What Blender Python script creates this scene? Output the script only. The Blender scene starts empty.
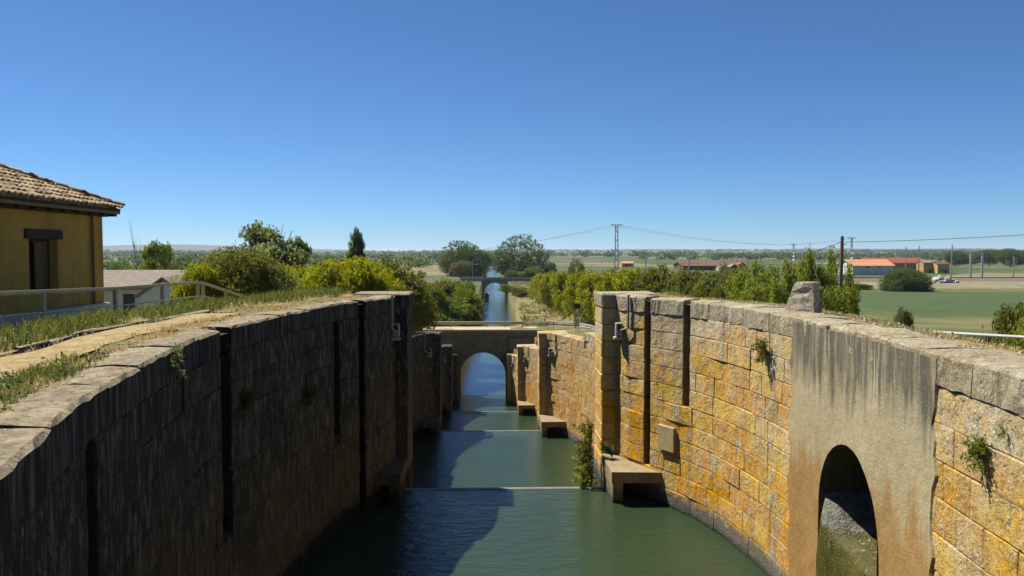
import bpy, math, random
import numpy as np
R = math.radians
random.seed(7)
rng = np.random.default_rng(11)
sc = bpy.context.scene
C = sc.collection

# ---------------------------------------------------------------- camera, sky, sun, exposure
EYE = 1.27                     # eye height above the coping of the first lock (z = 0)
F = 800.0                      # focal length in pixels of a 1024 px wide frame
VPX, HZ = 488.0, 252.0         # where the +Y direction meets the horizon in the photograph
cam_d = bpy.data.cameras.new('camera')
cam = bpy.data.objects.new('camera', cam_d)
C.objects.link(cam)
cam_d.sensor_width = 36.0
cam_d.lens = 36.0 * F / 1024.0
cam_d.clip_start, cam_d.clip_end = 0.1, 30000
cam.location = (0, 0, EYE)
YAW, PITCH = math.atan((512 - VPX) / F), math.atan((288 - HZ) / F)
cam.rotation_euler = (R(90) - PITCH, 0, -YAW)
sc.camera = cam

SUN = np.array([-0.45, 0.33, 0.83]); SUN /= np.linalg.norm(SUN)
EL = math.asin(SUN[2]); AZ = math.atan2(SUN[0], SUN[1])     # azimuth clockwise from +Y
w = bpy.data.worlds.new('World'); sc.world = w; w.use_nodes = True
wn = w.node_tree
sky = wn.nodes.new('ShaderNodeTexSky')
sky.sky_type = 'NISHITA'; sky.sun_disc = False
sky.sun_elevation = EL; sky.sun_rotation = AZ
sky.altitude = 300; sky.air_density = 0.7; sky.dust_density = 0.05; sky.ozone_density = 8.0
bgn = wn.nodes['Background']
bgn.inputs['Strength'].default_value = 0.050
tint = wn.nodes.new('ShaderNodeMix'); tint.data_type = 'RGBA'; tint.blend_type = 'MULTIPLY'; tint.inputs[0].default_value = 1.0
tint.inputs[7].default_value = (0.78, 1.0, 1.13, 1)       # cooler white balance, as in the photograph
wn.links.new(sky.outputs[0], tint.inputs[6]); wn.links.new(tint.outputs[2], bgn.inputs[0])
sl = bpy.data.lights.new('sun', 'SUN'); sl.energy = 5.0; sl.angle = R(0.53); sl.color = (1.0, 0.95, 0.86)
so = bpy.data.objects.new('sun', sl); C.objects.link(so)
so.rotation_euler = (math.acos(SUN[2]), 0, math.atan2(SUN[1], SUN[0]) + R(90))
so.location = (-20, 30, 60)
vs = sc.view_settings
vs.view_transform = 'Standard'; vs.look = 'None'; vs.exposure = 1.0; vs.gamma = 1.0; vs.use_curve_mapping = False

# pixel -> direction
_cy, _sy, _cp, _sp = math.cos(YAW), math.sin(YAW), math.cos(PITCH), math.sin(PITCH)
def ray(px, py):
    a, b = (px - 512) / F, (288 - py) / F
    v = np.array([a, _cp + b * _sp, -_sp + b * _cp])
    return np.array([v[0] * _cy + v[1] * _sy, -v[0] * _sy + v[1] * _cy, v[2]])
def at_y(px, py, Y):
    d = ray(px, py); return d * (Y / d[1]) + np.array([0, 0, EYE])
def x_at(px, Y): return at_y(px, HZ, Y)[0]
def z_at(py, Y): return at_y(VPX, py, Y)[2]

# ---------------------------------------------------------------- mesh helpers
def link(name, me, mat=None, parent=None):
    o = bpy.data.objects.new(name, me); C.objects.link(o)
    if mat is not None and me is not None and not me.materials: me.materials.append(mat)
    if parent is not None: o.parent = parent
    return o
def tag(o, label=None, cat=None, group=None, kind=None):
    if label: o['label'] = label
    if cat: o['category'] = cat
    if group: o['group'] = group
    if kind: o['kind'] = kind
    return o
def thing(name, label, cat, group=None, loc=(0, 0, 0)):
    o = bpy.data.objects.new(name, None); C.objects.link(o); o.location = loc
    o.empty_display_size = 0.2
    return tag(o, label, cat, group)
def pymesh(name, v, f, smooth=False, attr=None):
    me = bpy.data.meshes.new(name); me.from_pydata([tuple(map(float, p)) for p in v], [], f)
    if smooth: me.polygons.foreach_set('use_smooth', [True] * len(me.polygons))
    if attr is not None:
        a = me.attributes.new('rnd', 'FLOAT', 'POINT')
        a.data.foreach_set('value', np.asarray(attr, np.float32) if np.ndim(attr) else np.full(len(me.vertices), attr, np.float32))
    me.update(); return me
def npmesh(name, v, n_per_face, rnd=None, smooth=False):
    """v: (nf*n_per_face,3) unshared polygons"""
    v = np.asarray(v, np.float32).reshape(-1, 3); nv = len(v); nf = nv // n_per_face
    me = bpy.data.meshes.new(name)
    me.vertices.add(nv); me.vertices.foreach_set('co', v.ravel())
    me.loops.add(nv); me.loops.foreach_set('vertex_index', np.arange(nv, dtype=np.int32))
    me.polygons.add(nf); me.polygons.foreach_set('loop_start', np.arange(0, nv, n_per_face, dtype=np.int32))
    if smooth: me.polygons.foreach_set('use_smooth', np.ones(nf, bool))
    if rnd is not None:
        a = me.attributes.new('rnd', 'FLOAT', 'POINT')
        a.data.foreach_set('value', np.repeat(np.asarray(rnd, np.float32), n_per_face))
    me.update(calc_edges=True); return me
class MB:
    def __init__(s): s.v, s.f, s.a = [], [], []
    def add(s, v, f, a=0.5):
        k = len(s.v); s.v += [tuple(map(float, p)) for p in v]; s.f += [tuple(i + k for i in q) for q in f]; s.a += [a] * len(v); return s
    def box(s, lo, hi, rz=0, c=None, a=0.5):
        x0, y0, z0 = lo; x1, y1, z1 = hi
        v = [(x0,y0,z0),(x1,y0,z0),(x1,y1,z0),(x0,y1,z0),(x0,y0,z1),(x1,y0,z1),(x1,y1,z1),(x0,y1,z1)]
        if rz:
            cx, cy = c if c else ((x0+x1)/2, (y0+y1)/2); co, si = math.cos(rz), math.sin(rz)
            v = [(cx+(x-cx)*co-(y-cy)*si, cy+(x-cx)*si+(y-cy)*co, z) for x, y, z in v]
        return s.add(v, [(0,3,2,1),(4,5,6,7),(0,1,5,4),(1,2,6,5),(2,3,7,6),(3,0,4,7)], a)
    def cbox(s, lo, hi, b=0.02, jit=0.0, a=0.5):
        """box with chamfered edges and corners, optionally uneven"""
        lo, hi = np.array(lo, float), np.array(hi, float); c = (lo + hi) / 2; h = (hi - lo) / 2
        b = min(b, *(h * 0.9)); v = []; idx = {}
        for ax in range(3):
            for sg in (-1, 1):
                for p in (-1, 1):
                    for q in (-1, 1):
                        o = np.zeros(3); o[ax] = sg * h[ax]; o[(ax+1)%3] = p * (h[(ax+1)%3]-b); o[(ax+2)%3] = q * (h[(ax+2)%3]-b)
                        sgn = [0,0,0]; sgn[ax] = sg; sgn[(ax+1)%3] = p; sgn[(ax+2)%3] = q
                        idx[(ax, tuple(sgn))] = len(v)
                        v.append(c + o + (np.array([random.uniform(-jit, jit) for _ in range(3)]) if jit else 0))
        f = []
        for ax in range(3):
            for sg in (-1, 1):
                def S(p, q):
                    t = [0,0,0]; t[ax] = sg; t[(ax+1)%3] = p; t[(ax+2)%3] = q; return idx[(ax, tuple(t))]
                q = (S(-1,-1), S(1,-1), S(1,1), S(-1,1)); f.append(q if sg > 0 else q[::-1])
        for ax in range(3):     # edges parallel to ax
            b1, b2 = (ax+1)%3, (ax+2)%3
            for p in (-1, 1):
                for q in (-1, 1):
                    def T(e, face):
                        t = [0,0,0]; t[ax] = e; t[b1] = p; t[b2] = q; return idx[(face, tuple(t))]
                    g = (T(-1,b1), T(-1,b2), T(1,b2), T(1,b1)); f.append(g if p*q < 0 else g[::-1])
        for x in (-1, 1):
            for y in (-1, 1):
                for z in (-1, 1):
                    g = tuple(idx[(ax, (x,y,z))] for ax in range(3)); f.append(g if x*y*z > 0 else g[::-1])
        return s.add(v, f, a)
    def tube(s, pts, r, n=6, a=0.5):
        pts = [np.array(p, float) for p in pts]; rs = r if hasattr(r, '__len__') else [r]*len(pts)
        k = len(s.v); V = []
        for i, p in enumerate(pts):
            t = pts[min(i+1, len(pts)-1)] - pts[max(i-1, 0)]; t /= (np.linalg.norm(t) + 1e-9)
            u = np.cross(t, (0,0,1) if abs(t[2]) < .9 else (1,0,0)); u /= np.linalg.norm(u); q = np.cross(t, u)
            V += [p + rs[i]*(math.cos(2*math.pi*j/n)*u + math.sin(2*math.pi*j/n)*q) for j in range(n)]
        f = []
        for i in range(len(pts)-1):
            f += [(i*n+j, i*n+(j+1)%n, (i+1)*n+(j+1)%n, (i+1)*n+j) for j in range(n)]
        f += [tuple(range(n))[::-1], tuple((len(pts)-1)*n+j for j in range(n))]
        return s.add(V, f, a)
    def prism(s, poly, y0, y1, axis='y', a=0.5):
        """poly of (x,z) extruded along y (or (y,z) along x)"""
        n = len(poly)
        P = (lambda p, t: (p[0], t, p[1])) if axis == 'y' else (lambda p, t: (t, p[0], p[1]))
        v = [P(p, y0) for p in poly] + [P(p, y1) for p in poly]
        f = [tuple(range(n)), tuple(range(2*n-1, n-1, -1))] + [(i, n+i, n+(i+1)%n, (i+1)%n) for i in range(n)]
        return s.add(v, f, a)
    def build(s, name, mat, parent=None, smooth=False):
        return link(name, pymesh(name, s.v, s.f, smooth, s.a), mat, parent)

# ---------------------------------------------------------------- material helpers
ALB = 0.80                     # overall albedo scale of masonry, soil and paint
class NT:
    def __init__(s, name):
        s.m = bpy.data.materials.new(name); s.m.use_nodes = True; s.t = s.m.node_tree
        s.b = s.t.nodes['Principled BSDF']; s.out = s.t.nodes['Material Output']
        s.b.inputs['Specular IOR Level'].default_value = 0.2
    def put(s, sock, v):
        if isinstance(v, bpy.types.NodeSocket): s.t.links.new(v, sock)
        elif v is not None:
            if hasattr(v, '__len__') and len(v) == 3 and sock.type == 'RGBA': v = (*v, 1)
            sock.default_value = v
    def pos(s): return s.t.nodes.new('ShaderNodeNewGeometry').outputs['Position']
    def attr(s, n='rnd'):
        a = s.t.nodes.new('ShaderNodeAttribute'); a.attribute_name = n; return a.outputs['Fac']
    def scale(s, vec, k):
        m = s.t.nodes.new('ShaderNodeVectorMath'); m.operation = 'MULTIPLY'; s.put(m.inputs[0], vec); m.inputs[1].default_value = k; return m.outputs[0]
    def noise(s, vec, sc_=1.0, det=4, rough=0.55, dist=0.0):
        n = s.t.nodes.new('ShaderNodeTexNoise'); s.put(n.inputs['Vector'], vec); n.inputs['Scale'].default_value = sc_
        n.inputs['Detail'].default_value = det; n.inputs['Roughness'].default_value = rough; n.inputs['Distortion'].default_value = dist; return n.outputs['Fac']
    def voro(s, vec, sc_=1.0, out='Distance', feat='F1', rand=1.0):
        n = s.t.nodes.new('ShaderNodeTexVoronoi'); n.feature = feat; s.put(n.inputs['Vector'], vec); n.inputs['Scale'].default_value = sc_
        n.inputs['Randomness'].default_value = rand; return n.outputs[out]
    def math(s, op, a, b=None, clamp=False):
        m = s.t.nodes.new('ShaderNodeMath'); m.operation = op; m.use_clamp = clamp; s.put(m.inputs[0], a)
        if b is not None: s.put(m.inputs[1], b)
        return m.outputs[0]
    def rng(s, v, a, b, c=0.0, d=1.0):
        m = s.t.nodes.new('ShaderNodeMapRange'); s.put(m.inputs[0], v)
        for i, x in enumerate((a, b, c, d)): m.inputs[i+1].default_value = x
        return m.outputs[0]
    def mix(s, f, a, b, mode='MIX'):
        m = s.t.nodes.new('ShaderNodeMix'); m.data_type = 'RGBA'; m.blend_type = mode
        s.put(m.inputs[0], f); s.put(m.inputs[6], a); s.put(m.inputs[7], b); return m.outputs[2]
    def z(s, vec, i=2):
        x = s.t.nodes.new('ShaderNodeSeparateXYZ'); s.put(x.inputs[0], vec); return x.outputs[i]
    def hsv(s, col, h=0.5, sa=1.0, v=1.0):
        n = s.t.nodes.new('ShaderNodeHueSaturation'); s.put(n.inputs['Color'], col); s.put(n.inputs['Hue'], h); s.put(n.inputs['Saturation'], sa); s.put(n.inputs['Value'], v); return n.outputs[0]
    def bump(s, h, strength=0.5, dist=0.02, prev=None):
        b = s.t.nodes.new('ShaderNodeBump'); s.put(b.inputs['Height'], h); b.inputs['Strength'].default_value = strength; b.inputs['Distance'].default_value = dist
        if prev is not None: s.put(b.inputs['Normal'], prev)
        return b.outputs[0]
    def end(s, col, rough=0.9, normal=None, alb=True, **kw):
        s.put(s.b.inputs['Base Color'], s.hsv(col, 0.5, 1.03, ALB) if alb else col); s.put(s.b.inputs['Roughness'], rough)
        if normal is not None: s.put(s.b.inputs['Normal'], normal)
        for k, v in kw.items(): s.put(s.b.inputs[k.replace('_', ' ')], v)
        return s.m

def stone(name, low, mid, top, zlo, zhi, water=None, white=0.5, dark=0.5, crust=0.0):
    """weathered ashlar: colour changes with height (wet-stained low, lichen top), pale and dark run-off streaks"""
    t = NT(name); p = t.pos(); z = t.z(p)
    n1 = t.noise(p, 0.55, 5, 0.6); n2 = t.noise(p, 2.6, 8, 0.65); n3 = t.noise(p, 14, 6, 0.7)
    st = t.noise(t.scale(p, (3.2, 3.2, 0.28)), 1.0, 6, 0.65); st2 = t.noise(t.scale(p, (9, 9, 0.8)), 1.0, 5, 0.7)
    r = t.attr()
    zf = t.math('ADD', t.rng(z, zlo, zhi), t.math('MULTIPLY', t.math('SUBTRACT', n1, 0.5), 1.1))
    zf = t.math('ADD', zf, t.math('MULTIPLY', t.math('SUBTRACT', r, 0.5), 0.25))
    col = t.mix(t.rng(zf, 0.15, 0.62), low, mid)
    col = t.mix(t.rng(zf, 0.62, 1.02), col, top)
    col = t.mix(t.math('MULTIPLY', t.rng(t.noise(p, 1.3, 6, 0.6), 0.5, 0.64), 0.45), col, tuple(c*0.55 for c in low))
    col = t.mix(t.math('MULTIPLY', t.rng(t.noise(p, 3.4, 7, 0.7), 0.50, 0.60), 0.55), col, top)
    col = t.mix(t.math('MULTIPLY', t.rng(t.noise(t.scale(p, (2.2, 2.2, 1.1)), 1.0, 8, 0.75), 0.55, 0.66), 0.6), col, tuple(c*1.22 for c in low))
    col = t.hsv(col, t.rng(r, 0, 1, 0.495, 0.505), t.rng(t.noise(p, 0.9, 3), 0.3, 0.7, 0.85, 1.15), t.rng(r, 0, 1, 0.93, 1.07))
    wf = t.math('MULTIPLY', t.rng(t.math('ADD', n2, t.math('MULTIPLY', st, 0.5)), 0.80, 0.93), white)
    col = t.mix(wf, col, (0.52, 0.45, 0.31))
    df = t.math('MULTIPLY', t.rng(t.math('ADD', st, t.math('MULTIPLY', st2, 0.5)), 0.80, 0.98), dark)
    col = t.mix(df, col, (0.055, 0.048, 0.035))
    if crust:  # dark layer paints in shade along with blackening; pale lichen specks follow
        cf = t.math('MULTIPLY', t.rng(t.math('ADD', zf, t.math('MULTIPLY', st2, 0.6)), 0.35, 1.0), crust)
        col = t.mix(cf, col, (0.024, 0.023, 0.018))
        col = t.mix(t.math('MULTIPLY', t.rng(t.noise(t.scale(p, (7, 7, 2.0)), 1, 8, 0.75), 0.50, 0.60), 0.7), col, (0.21, 0.205, 0.16))
        col = t.mix(t.math('MULTIPLY', t.rng(t.noise(t.scale(p, (22, 22, 5)), 1, 5, 0.7), 0.60, 0.68), t.rng(n1, .3, .55)), col, (0.36, 0.36, 0.29))
    col = t.mix(t.math('MULTIPLY', t.rng(t.noise(p, 46, 3, 0.6), 0.56, 0.64), 0.7), col, (0.09, 0.065, 0.028))
    col = t.hsv(col, 0.5, 1.0, t.rng(n3, 0.25, 0.75, 0.62, 1.38))
    rough = 0.93
    if water is not None:
        wet = t.rng(t.math('ADD', z, t.math('MULTIPLY', t.math('SUBTRACT', n2, 0.5), 0.5)), water + 0.55, water + 0.32)
        col = t.mix(wet, col, t.mix(n2, (0.10, 0.085, 0.055), (0.20, 0.185, 0.15)) if not crust else t.mix(n2, (0.012, 0.011, 0.008), (0.03, 0.026, 0.018)))
        g = t.math('MULTIPLY', t.rng(z, water + 0.2, water + 0.02), 0.8)
        col = t.mix(g, col, (0.02, 0.025, 0.012))
    pit = t.rng(t.voro(p, 13), 0.0, 0.42)
    h = t.math('ADD', t.math('MULTIPLY', n3, 0.9), t.math('MULTIPLY', t.noise(p, 42, 4, 0.7), 0.5))
    h = t.math('ADD', h, t.math('MULTIPLY', pit, t.rng(n2, 0.45, 0.65, 0.0, 0.8)))
    b = t.bump(n2, 0.7, 0.06)
    b = t.bump(h, 0.9, 0.034, b)
    return t.end(col, rough, b)

def plain(name, col, rough=0.7, var=0.25, sc_=6, bump=0.2, metal=0.0, grain=None):
    t = NT(name); p = t.pos(); n = t.noise(p if grain is None else t.scale(p, grain), sc_, 6, 0.6)
    n2 = t.noise(p, sc_*6, 4)
    c = t.hsv(col, 0.5, 1.0, t.rng(n, 0.25, 0.75, 1 - var, 1 + var))
    c = t.hsv(c, 0.5, 1.0, t.rng(n2, 0.25, 0.75, 1 - var*0.5, 1 + var*0.5))
    return t.end(c, rough, t.bump(n2, bump, 0.02), Metallic=metal)

def leafmat(name, c1, c2, c3=None, trans=0.5):
    t = NT(name); r = t.attr()
    col = t.mix(r, c1, c2)
    if c3: col = t.mix(t.rng(r, 0.80, 1.0), col, c3)
    t.end(col, 0.55, alb=False); t.b.inputs['Specular IOR Level'].default_value = 0.25
    tr = t.t.nodes.new('ShaderNodeBsdfTranslucent'); t.put(tr.inputs[0], t.hsv(col, 0.49, 1.1, 1.5))
    mx = t.t.nodes.new('ShaderNodeMixShader'); mx.inputs[0].default_value = trans
    t.t.links.new(t.b.outputs[0], mx.inputs[1]); t.t.links.new(tr.outputs[0], mx.inputs[2]); t.t.links.new(mx.outputs[0], t.out.inputs[0])
    return t.m

# levels (z): coping, water for the four locks of the staircase
LIFT = 3.55
WAT = [-5.73 - LIFT*i for i in range(4)]
COP = [0.0 - LIFT*i for i in range(4)]
PIER = [24.0, 47.2, 70.6, 92.6]          # near face of each gate pier
def axis(Y): return 0.52 - 0.0175*(Y - 24)
HALF = 2.92
PLAIN = -10.73

ORANGE, TAN, GREY = (0.66, 0.345, 0.05), (0.64, 0.415, 0.13), (0.52, 0.43, 0.27)
M = {}
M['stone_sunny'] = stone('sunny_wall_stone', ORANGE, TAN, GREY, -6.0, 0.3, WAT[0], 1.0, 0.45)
M['stone_crust'] = stone('shade_crust_wall_stone', (0.15, 0.105, 0.042), (0.12, 0.098, 0.055), (0.11, 0.105, 0.08), -6.0, 0.2, WAT[0], 0.15, 0.8, 0.85)  # wall stone for the shaded side: shade put into its colour with blackening
for i in (1, 2, 3):
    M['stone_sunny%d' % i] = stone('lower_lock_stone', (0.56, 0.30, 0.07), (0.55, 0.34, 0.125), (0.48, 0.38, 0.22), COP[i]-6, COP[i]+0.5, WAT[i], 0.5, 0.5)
    M['stone_crust%d' % i] = stone('lower_lock_shade_crust', (0.075, 0.058, 0.034), (0.065, 0.055, 0.04), (0.075, 0.068, 0.05), COP[i]-6, COP[i]+0.5, WAT[i], 0.15, 0.8, 0.7)  # lower shaded walls: colour darkened for shade as well as blackening
M['coping'] = stone('coping_stone', (0.36, 0.30, 0.18), (0.40, 0.34, 0.22), (0.42, 0.37, 0.26), -0.6, 0.2, None, 1.0, 0.7)
M['coping_face'] = stone('coping_stone_lichen', (0.14, 0.125, 0.09), (0.27, 0.24, 0.17), (0.42, 0.37, 0.26), -0.45, 0.02, None, 0.4, 0.6)
def shaded_face_coping():
    t = NT('coping_lichen_top_shade_crust_face'); p = t.pos(); nz = t.z(t.t.nodes.new('ShaderNodeNewGeometry').outputs['True Normal'])
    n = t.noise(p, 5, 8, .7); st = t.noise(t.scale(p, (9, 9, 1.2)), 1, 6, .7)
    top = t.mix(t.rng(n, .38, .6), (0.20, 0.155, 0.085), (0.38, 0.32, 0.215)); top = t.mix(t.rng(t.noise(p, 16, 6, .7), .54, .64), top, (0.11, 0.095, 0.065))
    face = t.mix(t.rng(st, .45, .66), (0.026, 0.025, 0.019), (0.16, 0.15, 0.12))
    col = t.mix(t.rng(nz, .35, .75), face, top); col = t.hsv(col, .5, 1, t.rng(t.attr(), 0, 1, .85, 1.15))  # upright faces darkened by normal: shade and blackening in one colour
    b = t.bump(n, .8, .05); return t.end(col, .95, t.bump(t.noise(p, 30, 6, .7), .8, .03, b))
M['coping_dark'] = shaded_face_coping()
M['joint'] = stone('joint_mortar', (0.36, 0.19, 0.04), (0.32, 0.22, 0.10), (0.26, 0.22, 0.15), -6, 0, WAT[0], 0.3, 0.6)
M['joint_dark'] = plain('dark_joint', (0.030, 0.027, 0.02), 0.95, 0.3)
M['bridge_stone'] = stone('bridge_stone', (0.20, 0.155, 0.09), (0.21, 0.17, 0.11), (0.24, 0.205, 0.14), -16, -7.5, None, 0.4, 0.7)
M['concrete'] = plain('pale_concrete', (0.42, 0.39, 0.33), 0.85, 0.2, 3)
M['ledge'] = plain('worn_ledge_stone', (0.27, 0.21, 0.125), .9, .3, 3, .6)
M['box_grey'] = plain('grey_box_enamel', (0.30, 0.31, 0.29), .5, .15, 8)
M['weir'] = plain('wet_weir_concrete', (0.20, 0.19, 0.17), .5, .25, 3)
M['white_paint'] = plain('white_paint', (0.72, 0.70, 0.64), 0.6, 0.12, 5)
M['metal'] = plain('galvanised_metal', (0.42, 0.43, 0.44), 0.45, 0.15, 8, 0.1, 0.6)
M['rail_metal'] = plain('weathered_rail_paint', (0.42, 0.36, 0.22), 0.65, 0.25, 9, 0.1)
M['dark_metal'] = plain('dark_metal', (0.05, 0.05, 0.05), 0.5, 0.2)
M['wood'] = plain('grey_pole_wood', (0.19, 0.145, 0.10), 0.9, 0.35, 6, 0.4, grain=(6, 6, 0.6))
M['dark_wood'] = plain('dark_timber', (0.045, 0.034, 0.022), 0.8, 0.3, 6)
M['bark'] = plain('bark', (0.11, 0.085, 0.06), 0.95, 0.35, 7, 0.5)
M['glass'] = plain('dark_pane', (0.02, 0.02, 0.022), 0.15, 0.1)

# ---------------------------------------------------------------- ground, water
LW1 = [(1.5,-1.7),(3,-2.35),(4.7,-2.87),(5.05,-2.95),(7.3,-3.63),(9.86,-4.07),(12.1,-4.36),(13.5,-4.45),(15.9,-4.28),(18.5,-4.02),(20.4,-3.72),(21.6,-3.2),(22.6,-2.85),(24.0,-2.78)]
RW1 = [(1.5,3.6),(3,4.5),(5,5.1),(7,5.5),(9,5.68),(11,5.88),(13,6.02),(15,6.1),(16.5,6.08),(18,5.95),(19.5,5.72),(21,5.28),(22.2,4.62),(23.1,4.08),(24.0,3.86)]
def smooth_curve(pts):
    p = np.array(pts); y = np.linspace(p[0,0], p[-1,0], 400); x = np.interp(y, p[:,0], p[:,1])
    k = 15; ker = np.ones(k)/k
    xp = np.concatenate([x[0] - (x[1:k][::-1] - x[0]), x, x[-1] - (x[-k:-1][::-1] - x[-1])])
    return y, np.convolve(xp, ker, 'same')[k-1:k-1+400]
def oval(i, sg):
    y0, y1 = PIER[i-1] + 1.5, PIER[i]; y = np.linspace(y0, y1, 300); t = (y - y0)/(y1 - y0)
    b = np.sin(np.pi*np.clip(t, 0, 1))**0.75
    if i == 3: b = b*0.75
    return y, axis(y) + sg*(HALF + 0.1 + 0.3*t + 2.45*b)
CURVE = {(0,-1): smooth_curve(LW1), (0,1): smooth_curve(RW1)}
for i in (1, 2, 3):
    for sg in (-1, 1): CURVE[(i, sg)] = oval(i, sg)
def wall_x(Y, sg):
    for i in range(4):
        y, x = CURVE[(i, sg)]
        if y[0] <= Y <= y[-1]: return float(np.interp(Y, y, x))
    return axis(Y) + sg*HALF

def canal_x(Y): return float(np.interp(Y, [93, 130, 208, 329, 615, 885, 2000], [-0.7, 0.6, 2.3, 2.9, 3.2, 6.5, 20]))
def canal_hw(Y): return float(np.interp(Y, [98, 115, 300, 2000], [3.3, 5.0, 5.3, 6.5]))
def cop_r(Y): return float(np.interp(Y, [0, 26, 29, 38, 44.5, 49, 62, 68, 74, 86, 95, 110, 150, 240, 8000], [0, 0, -0.8, -2.15, -3.5, -3.6, -6.2, -7.0, -7.1, -7.6, -7.8, -7.9, -8.9, PLAIN, PLAIN]))
def cop_l(Y): return float(np.interp(Y, [0, 26, 29, 38, 44.5, 49, 62, 68, 74, 86, 95, 110, 150, 240, 8000], [0, 0, -0.8, -2.4, -3.5, -3.6, -6.2, -7.0, -7.1, -7.6, -7.8, -8.6, -9.6, PLAIN, PLAIN]))
def hill(X, Y):
    d = math.hypot(X, Y)
    return 0.0 if d < 2500 else 26*min(1, (d-2500)/4000)*(0.6 + 0.4*math.sin(X*0.0011+1) + 0.25*math.sin(X*0.0031+2.0))
def near_drop(Y, d):
    return float(np.interp(Y, [70, 72, 73, 94.0, 94.4], [0, 0, -3.5, -2.9, 0]))*(1 - min(1, max(0, (d - 2.5)/4)))
def gz(X, Y):
    """ground height outside the canal"""
    ax = axis(Y) if Y < 95 else canal_x(Y)
    if Y < 98:
        sg = 1 if X > ax else -1
        d = abs(X - wall_x(max(Y, 1.5), sg))
        if sg > 0:
            b = cop_r(Y) + near_drop(Y, d); fw = np.interp(Y, [0, 15, 30, 60], [1.3, 1.5, 2.6, 16]); z = b - max(0, d - fw)*np.interp(Y, [0, 30, 60], [0.42, 0.40, 0.2])
            z = max(PLAIN, z) - 0.06
        else:
            b = cop_l(Y) + near_drop(Y, d); z = b - 0.06
            low = np.interp(Y, [0, 22, 26, 45, 60, 100], [-0.62, -0.62, -1.5, -3.6, -5.2, -8.6])
            z = min(z, z + (low - z)*min(1, max(0, (d - 3.4)/0.9)))
            z = max(PLAIN, z - max(0, d - 16)*0.05)
    else:
        sg = 1 if X > ax else -1; d = abs(X - ax) - canal_hw(Y)
        b = cop_r(Y) if sg > 0 else cop_l(Y)
        run = np.interp(Y, [98, 104, 250], [7, 10, 9]) if sg > 0 else 7
        t = min(1, max(0, d/run)); z = WAT[3] - 0.25 + (b - WAT[3] + 0.25)*(t**0.85)
        z = max(PLAIN, z - max(0, d - 30)*0.05)
    return z + hill(X, Y)
D = [0, .35, .8, 1.4, 2.1, 2.8, 3.5, 4.4, 5.5, 7, 9, 11.5, 15, 20, 27, 36, 50, 75, 110, 170, 260, 400, 650, 1100, 1900, 3200, 5500, 9000]
rows = list(np.arange(-30, 1.4, 3)) + [1.49] + list(np.arange(1.5, 98, 0.75)) + [97.95, 98.0] + list(np.arange(100, 300, 4)) + list(np.arange(310, 1000, 30)) + list(np.geomspace(1030, 12000, 18))
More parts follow.
